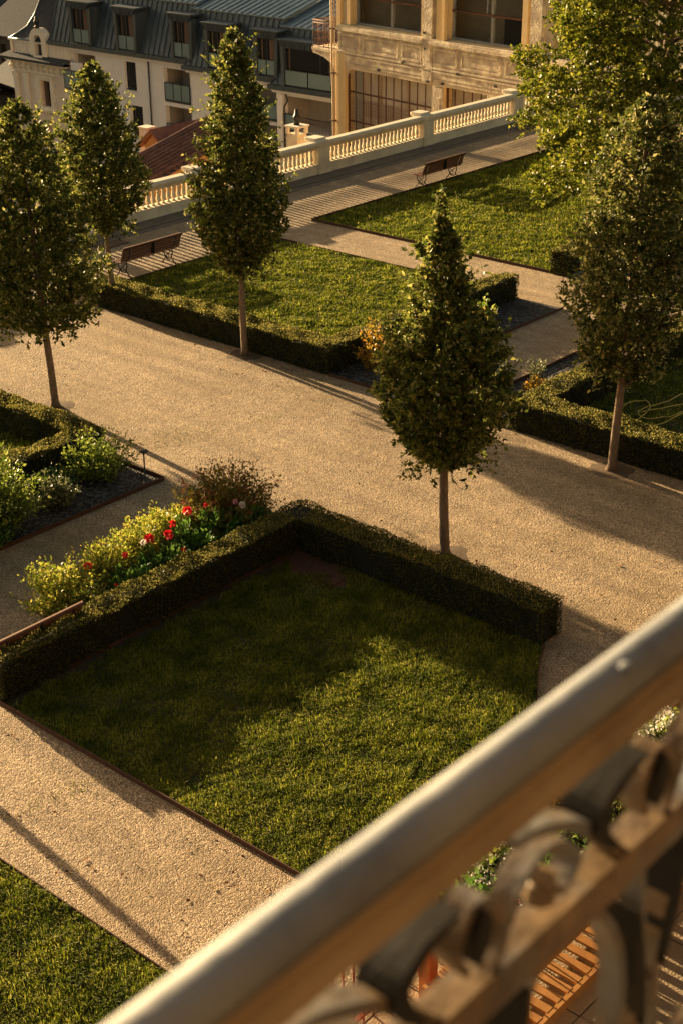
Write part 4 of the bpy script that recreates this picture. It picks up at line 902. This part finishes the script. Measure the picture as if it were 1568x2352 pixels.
_n=M['wglass'].node_tree;_g=_n.nodes.new('ShaderNodeBsdfGlossy');_g.inputs['Roughness'].default_value=.03;_g.inputs['Color'].default_value=(.8,.85,.85,1);_t=_n.nodes.new('ShaderNodeBsdfTransparent');_t.inputs[0].default_value=(.75,.76,.7,1)
_f=_n.nodes.new('ShaderNodeFresnel');_f.inputs[0].default_value=1.7;_s=_n.nodes.new('ShaderNodeMixShader');_n.links.new(_f.outputs[0],_s.inputs[0]);_n.links.new(_t.outputs[0],_s.inputs[1]);_n.links.new(_g.outputs[0],_s.inputs[2]);_n.links.new(_s.outputs[0],_n.nodes['Material Output'].inputs[0])
facade()

def tile_house():
    # red tiled roof and small gable below the terrace
    t=thing('tiled_house','house with red clay tile roof just below the balustrade','building',(0,0,0))
    v0=P(352,338,-5)[1]*.80
    A=onV(352,342,v0);B=onV(458,284,v0)
    b=MB();ua,za=A;ub,zb=B;s=(zb-za)/(ub-ua)
    ue=ua-4;ze=za-4*s;ur=ub+1.2;zr=zb+1.2*s
    vv=v0-2.7
    b.add([(ue,v0,ze),(ue,vv,ze),(ur,vv,zr),(ur,v0,zr)],[(3,2,1,0),(0,1,2,3)])
    n=int(2.6/.3)
    for k in range(n):
        v=v0-.15-k*.3
        prof=[(-.1,.0),(-.075,.07),(0,.11),(.075,.07),(.1,0)]
        V=[(ue,v+p,ze+q) for p,q in prof]+[(ur,v+p,zr+q) for p,q in prof];b.add(V,[(i,i+1,6+i,5+i) for i in range(4)])
    k=0;L=math.hypot(ur-ue,zr-ze);d=((ur-ue)/L,(zr-ze)/L)
    while k*.36<L:
        x=ue+d[0]*k*.36;z=ze+d[1]*k*.36;b.add([(x,v0,z+.075),(x,vv,z+.075),(x-.02,vv,z),(x-.02,v0,z)],[(0,1,2,3)]);k+=1
    b.tube([(ue,v0,ze+.03),(ur,v0,zr+.03)],.11,8)
    b.build('tiled_roof',M['tile'],t)
    b=MB();b.add([(ue+1,v0-.3,-13),(ur,v0-.3,-13),(ur,v0-.3,zr-.1),(ue+1,v0-.3,ze+s-.1),(ue+1,vv+.3,-13),(ur,vv+.3,-13),(ur,vv+.3,zr-.1),(ue+1,vv+.3,ze+s-.1)],[(0,1,2,3),(5,4,7,6),(4,0,3,7),(1,5,6,2)]);b.build('wall',M['orange'],t)
    # little gable with orange wall
    x,y,z=at(357,322,math.hypot(ua,v0)+1.5)
    g=MB();g.prism([(y-.65,-13),(y+.65,-13),(y+.65,z-.25),(y,z+.3),(y-.65,z-.25)],'x',x,x+3);g.build('gable_wall',M['orange'],t)
    g=MB();
    g.prism([(y-.95,z-.42),(y,z+.34),(y+.95,z-.42),(y+.95,z-.3),(y,z+.48),(y-.95,z-.3)],'x',x-.25,x+3.2);g.build('gable_roof',M['tile'],t)
    g=MB();xx,yy,zz=at(338,300,math.hypot(ua,v0)+3.0);g.box(xx-.22,xx+.22,yy-.24,yy+.24,-8,zz+.1);g.box(xx-.27,xx+.27,yy-.29,yy+.29,zz+.1,zz+.18);g.build('chimney',M['pink'],t)
tile_house()
def chimney():
    x,y,z=at(682,300,60.5)
    t=thing('chimney_stack','cream chimney with slab top and small black pot beyond the balustrade','chimney',(x,y,0))
    b=MB();b.box(-.27,.27,-.27,.27,-13,z-.1);b.box(-.31,.31,-.31,.31,z-.35,z-.27);b.build('stack',M['cream'],t)
    b=MB()
    for a in (-.26,.26):
        for c in (-.26,.26):b.box(a-.06,a+.06,c-.06,c+.06,z-.1,z+.16)
    b.box(-.36,.36,-.36,.36,z+.16,z+.23);b.build('cap',M['trim'],t)
    b=MB();b.lathe((0,0,z+.23),[(.13,0),(.11,.2),(.14,.26),(.14,.34),(.09,.4),(.06,.62)],12);b.build('chimney_pot',M['iron'],t)
chimney()
# dark roofs of the town at far left
def townhouse(label,x,y,w,d,h,rh,rz,ridge=True):
    t=thing('dark_townhouse',label,'building',(x,y,-13),rz,'dark houses in the shade beyond the turret')
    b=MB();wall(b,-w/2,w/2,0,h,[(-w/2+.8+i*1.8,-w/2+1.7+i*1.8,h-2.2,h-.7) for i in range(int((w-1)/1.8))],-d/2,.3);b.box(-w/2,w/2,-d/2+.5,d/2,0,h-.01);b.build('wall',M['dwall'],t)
    b=MB();b.prism([(-d/2-.4,h-.1),(0,h+rh),(d/2+.4,h-.1),(d/2+.4,h+.05),(0,h+rh+.15),(-d/2-.4,h+.05)],'x',-w/2-.3,w/2+.3);b.build('roof',M['slater'],t)
    b=MB();b.box(w*.2,w*.2+.7,-.5,.5,h+rh*.4,h+rh+1.0);b.build('chimney',M['dwall'],t)
M['dwall']=mat('wall_painted_shade',(.07,.055,.045),.9,(.1,.08,.06),2)  # shade over the far houses put into the dark wall colour
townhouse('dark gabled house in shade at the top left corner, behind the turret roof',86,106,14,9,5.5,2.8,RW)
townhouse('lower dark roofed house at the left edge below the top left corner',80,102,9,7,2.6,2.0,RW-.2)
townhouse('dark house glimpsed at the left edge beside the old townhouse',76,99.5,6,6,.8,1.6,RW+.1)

for i,(l,x,y,w,d,h,rh,rz) in enumerate([('long dark roof far behind the turret at the top left',118,120,26,10,11,3.5,RW),('dark block behind the zinc roof at the top edge',112,86,30,10,13,3,RW),('dark house at the far top left with a tall chimney',104,128,12,9,8,3,RW-.3),
    ('dark gable seen past the left side of the turret',92,122,10,8,5,3,RW+.4),('farthest dark roof at the top left corner',150,165,40,12,16,4,RW),('low dark building at the left edge beneath the far roofs',72,104,8,7,2.5,1.6,RW)]):
    townhouse(l,x,y,w,d,h,rh,rz)
# ================================================================ OWN BUILDING, BALCONY AND RAIL
b=MB();b.box(-16,24,-3.4,-3.0,0,18);b.box(-16,24,-3,-2.98,8.9,9.2);tag(b.build('rendered_wall',M['ownwall']),'warm plaster house wall behind the balcony','building')
b=MB();b.box(-2.2,5.5,-3.0,.53,9.22,9.38);tag(b.build('balcony_floor',M['kerb']),kind='structure')
def ribbon(b,pts,y0,y1,th,leaf=False,m=0):
    pts=[np.array(p,float) for p in pts];k=len(pts);Q=[]
    for i in range(k-1):
        p0=pts[max(i-1,0)];p1=pts[i];p2=pts[i+1];p3=pts[min(i+2,k-1)]
        for j in range(5):
            s=j/5;Q.append(.5*((2*p1)+(-p0+p2)*s+(2*p0-5*p1+4*p2-p3)*s*s+(-p0+3*p1-3*p2+p3)*s**3))
    Q.append(pts[-1]);n=len(Q);V=[]
    for i,p in enumerate(Q):
        t=Q[min(i+1,n-1)]-Q[max(i-1,0)];t=t/max(1e-9,np.linalg.norm(t));nn=np.array([-t[1],t[0]])*th/2*((.12+.88*math.sin(math.pi*i/(n-1))) if leaf else (.75+.35*math.sin(math.pi*i/(n-1))))
        a=p+nn;c=p-nn;V+=[(a[0],y0,a[1]),(c[0],y0,c[1]),(c[0],y1,c[1]),(a[0],y1,a[1])]
    F=[]
    for i in range(n-1):
        for j in range(4):q=(j+1)%4;F.append((i*4+j,i*4+4+j,i*4+4+q,i*4+q))
    F+=[(0,1,2,3),(n*4-1,n*4-2,n*4-3,n*4-4)];b.add(V,F,m,False)
def railing():
    t=thing('balcony_railing','out of focus cast iron balcony railing with worn grey handrail in the foreground','railing',(0,0,0))
    x0,x1=-2.0,5.3
    b=MB();n=14;pr=[]
    c=(.4845,10.390);r=.0172
    prof=[(c[0]+r*1.05*math.cos(a),c[1]+r*math.sin(a)) for a in np.linspace(math.radians(-25),math.radians(205),18)]
    prof+=[(c[0]-.015,c[1]-.013),(c[0]+.015,c[1]-.013)]
    b.prism(prof,'x',x0,x1,0,True)
    b.lathe((.863,.474,10.402),[(.006,0),(.006,.003),(.004,.006)],8)
    b.build('handrail',M['rail'],t)
    b=MB();b.prism([(.466,10.378),(.468,10.371),(.474,10.369),(.474,10.362),(.468,10.358),(.466,10.341),(.500,10.341),(.500,10.378)],'x',x0,x1);b.build('top_band',M['railb'],t)
    b=MB();b.prism([(.458,10.220),(.463,10.229),(.492,10.229),(.497,10.220),(.497,10.2),(.492,10.192),(.463,10.192),(.458,10.2)],'x',x0,x1)
    b.build('middle_bar',M['scroll'],t)
    b=MB();b.box(x0,x1,.455,.505,9.46,9.49);b.build('bottom_bar',M['scroll'],t)
    for k in range(-10,18):
        u=.72+.245*k
        if u<x0+.05 or u>x1-.4:continue
        b=MB();y0,y1=.467,.489;Z=10.0
        def rb(L,th=.012):ribbon(b,[(u+p,Z+q) for p,q in L],y0,y1,th*.66)
        rb([(-.005,.330),(.035,.320),(.085,.293),(.12,.262),(.155,.226),(.19,.205),(.23,.2)],.015)
        rb([(-.005,.256),(.005,.28),(.035,.298),(.065,.287),(.085,.262),(.07,.245),(.05,.255),(.052,.27)],.012)
        rb([(.19,.245),(.176,.275),(.198,.303),(.226,.28),(.235,.25),(.215,.225),(.18,.22)],.012)
        b.lathe((u+.052,.48,Z+.245),[(.001,-.012),(.013,-.006),(.013,.008),(.001,.014)],8)
        # lower panel
        rb([(.115,.196),(.15,.15),(.17,.10),(.176,.04),(.16,-.05),(.13,-.12),(.09,-.14),(.07,-.11),(.09,-.08)],.016)
        rb([(.19,.196),(.205,.10),(.21,.02),(.19,-.1),(.20,-.25),(.21,-.53)],.014)
        rb([(.292,.196),(.262,.15),(.244,.10),(.238,.04),(.25,-.05),(.275,-.12),(.3,-.14)],.016)
        b.lathe((u+.215,.48,Z+.03),[(.001,-.02),(.016,-.01),(.018,.01),(.001,.022)],8)
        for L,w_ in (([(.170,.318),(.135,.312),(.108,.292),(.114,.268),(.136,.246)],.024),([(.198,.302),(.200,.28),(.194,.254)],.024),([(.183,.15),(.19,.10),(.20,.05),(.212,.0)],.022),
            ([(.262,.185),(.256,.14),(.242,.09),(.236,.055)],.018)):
            ribbon(b,[(u+p,Z+q) for p,q in L],.461,.496,w_*.72,True,1)  # leaf shapes in near-black, painting the shaded faces of the scrolls
        b.build('scroll_panel',[M['scroll'],M['leafshade']],t)
    for u in (-1.9,5.2):
        b=MB();b.box(u-.02,u+.02,.46,.5,9.38,10.37);b.build('post',M['scroll'],t)
railing()

# ================================================================ LOWER TERRACE WITH PLANTERS
T=2.6
b=MB();b.box(5.2,13,-3,5.62,0,T-.012);tag(b.build('terrace_block',M['joint']),kind='structure')
b=MB();s=.6;i=0
x=5.2
while x<12.9:
    y=-2.9
    while y<5.55:
        b.box(x+.006,min(x+s,12.98)-.006,y+.006,min(y+s,5.6)-.006,T-.012,T+.004*math.sin(x*3+y*5));y+=s
    x+=s
tag(b.build('terrace_paving',M['paver']),kind='structure')
def planter_table():
    t=thing('planter_table','long orange wooden planter table with slatted lower shelf','planter',(0,0,0))
    x0,x1,y0,y1=6.9,10.7,4.44,5.32
    b=MB();b.box(x0,x1,y0,y0+.035,T+.62,T+.9);b.box(x0,x1,y1-.035,y1,T+.62,T+.9);b.box(x0,x0+.035,y0+.035,y1-.035,T+.62,T+.9);b.box(x1-.035,x1,y0+.035,y1-.035,T+.62,T+.9);b.box(x0-.02,x1+.02,y0-.03,y0+.05,T+.9,T+.92);b.box(x0-.02,x1+.02,y1-.05,y1+.03,T+.9,T+.92);b.build('trough',M['owood'],t)
    b=MB();b.box(x0+.04,x1-.04,y0+.04,y1-.04,T+.7,T+.84);b.build('potting_soil',M['soil'],t)
    for x in (7.0,8.8,10.6):
        for y in (y0+.02,y1-.02):b=MB();b.box(x-.055,x+.055,y-.055,y+.055,T,T+.62,bev=.008);b.build('leg',M['owood'],t)
    b=MB();x=x0+.1
    while x<x1-.1:b.box(x,x+.075,y0-.05,y1-.05,T+.2,T+.222);x+=.135
    b.box(x0,x1,y0-.09,y0-.05,T+.14,T+.22);b.box(x0,x1,y1-.08,y1-.04,T+.12,T+.198);b.build('slatted_shelf',M['owood'],t)
planter_table()
for (px,py,r,h,m,l) in ((1255,1835,.16,.35,'oleaf','spiky red and orange plant in the planter'),(1275,1850,.14,.16,'wpet','cream flowering plant beside the spiky red plant'),(1425,1850,.2,.28,'yleaf','lime green leafy plant at the far part of the planter'),(1395,1880,.16,.2,'lleaf','small grey leaved plant under the lime green plant'),
    (1130,1965,.15,.16,'wpet','white variegated plant at the near outer edge of the planter'),(1290,2000,.22,.25,'pleaf','dark green leafy plant in the middle of the planter'),(1215,2050,.14,.15,'kpet','pink flowering plant near the front of the planter'),(1225,2065,.2,.14,'pleaf','dark trailing plant around the pink flowers'),(1540,1690,.2,.25,'wpet','cream flowering plant at the far end of the planter')):
    x,y=P(px,py,T+1.05);y=min(max(y,4.55),5.25)
    shrub('potted_plant',l,x,y,r*1.7,h*1.5,int(px),[M[m]] if m not in('wpet','kpet') else [M['gleaf']],'plant',ns=70,k=14,leaf=.05 if m!='oleaf' else .09,width=.35 if m!='oleaf' else .1,group='plants in the planter table',z0=T+.84,tipmat=M[m] if m in('wpet','kpet') else None,tipn=60 if m in('wpet','kpet') else 0)
def iron_fence():
    t=thing('iron_fence','red painted iron bar fence along the lower terrace edge','fence',(0,5.5,T))
    b=MB();b.box(5.3,12.9,-.015,.015,.95,.98);b.box(5.3,12.9,-.015,.015,.08,.11);b.build('rail',M['redm'],t)
    base=None
    for k in range(68):
        x=5.35+k*.112
        if base is None:bb=MB();bb.tube([(0,0,.0),(0,0,1.04)],.009,6);o=bb.build('bar',M['redm'],t,(x,0,0));base=o.data
        else:o=bpy.data.objects.new('bar',base);COL.objects.link(o);o.parent=t;o.location=(x,0,0)
iron_fence()
t=thing('plastic_tub','red plastic tub on the lower terrace near the bottom edge','tub',(6.62,4.72,T))
b=MB();b.lathe((0,0,0),[(.02,.0),(.2,.0),(.26,.38),(.285,.385),(.285,.4),(.25,.4),(.19,.03),(.02,.03)],28);b.build('basin',M['redp'],t)
for a in (0,math.pi):
    b=MB();b.tube([(.27*math.cos(a)-.07*math.sin(a),.27*math.sin(a)+.07*math.cos(a),.37),(.32*math.cos(a),.32*math.sin(a),.36),(.27*math.cos(a)+.07*math.sin(a),.27*math.sin(a)-.07*math.cos(a),.37)],.012,6);b.build('handle',M['redp'],t)
for (x,y,m,l) in ((7.2,5.0,'pleaf','dark leafy plant at the near end of the planter'),(8.15,4.95,'gleaf','mid green plant between the pink flowers and the lime plant'),(8.9,5.1,'pleaf','dark leaves behind the lime green plant'),(9.4,4.8,'gleaf','green plant past the lime green one'),(9.9,5.15,'lleaf','grey green plant toward the far end of the planter'),(8.2,5.2,'lleaf','low grey plant along the outer rim of the planter'),(10.4,4.8,'pleaf','dark leafy plant at the very far end of the planter')):
    shrub('potted_plant',l,x,y,.36,.32,int(x*100),[M[m]],'plant',ns=46,k=12,leaf=.055,width=.35,group='plants in the planter table',z0=T+.84)
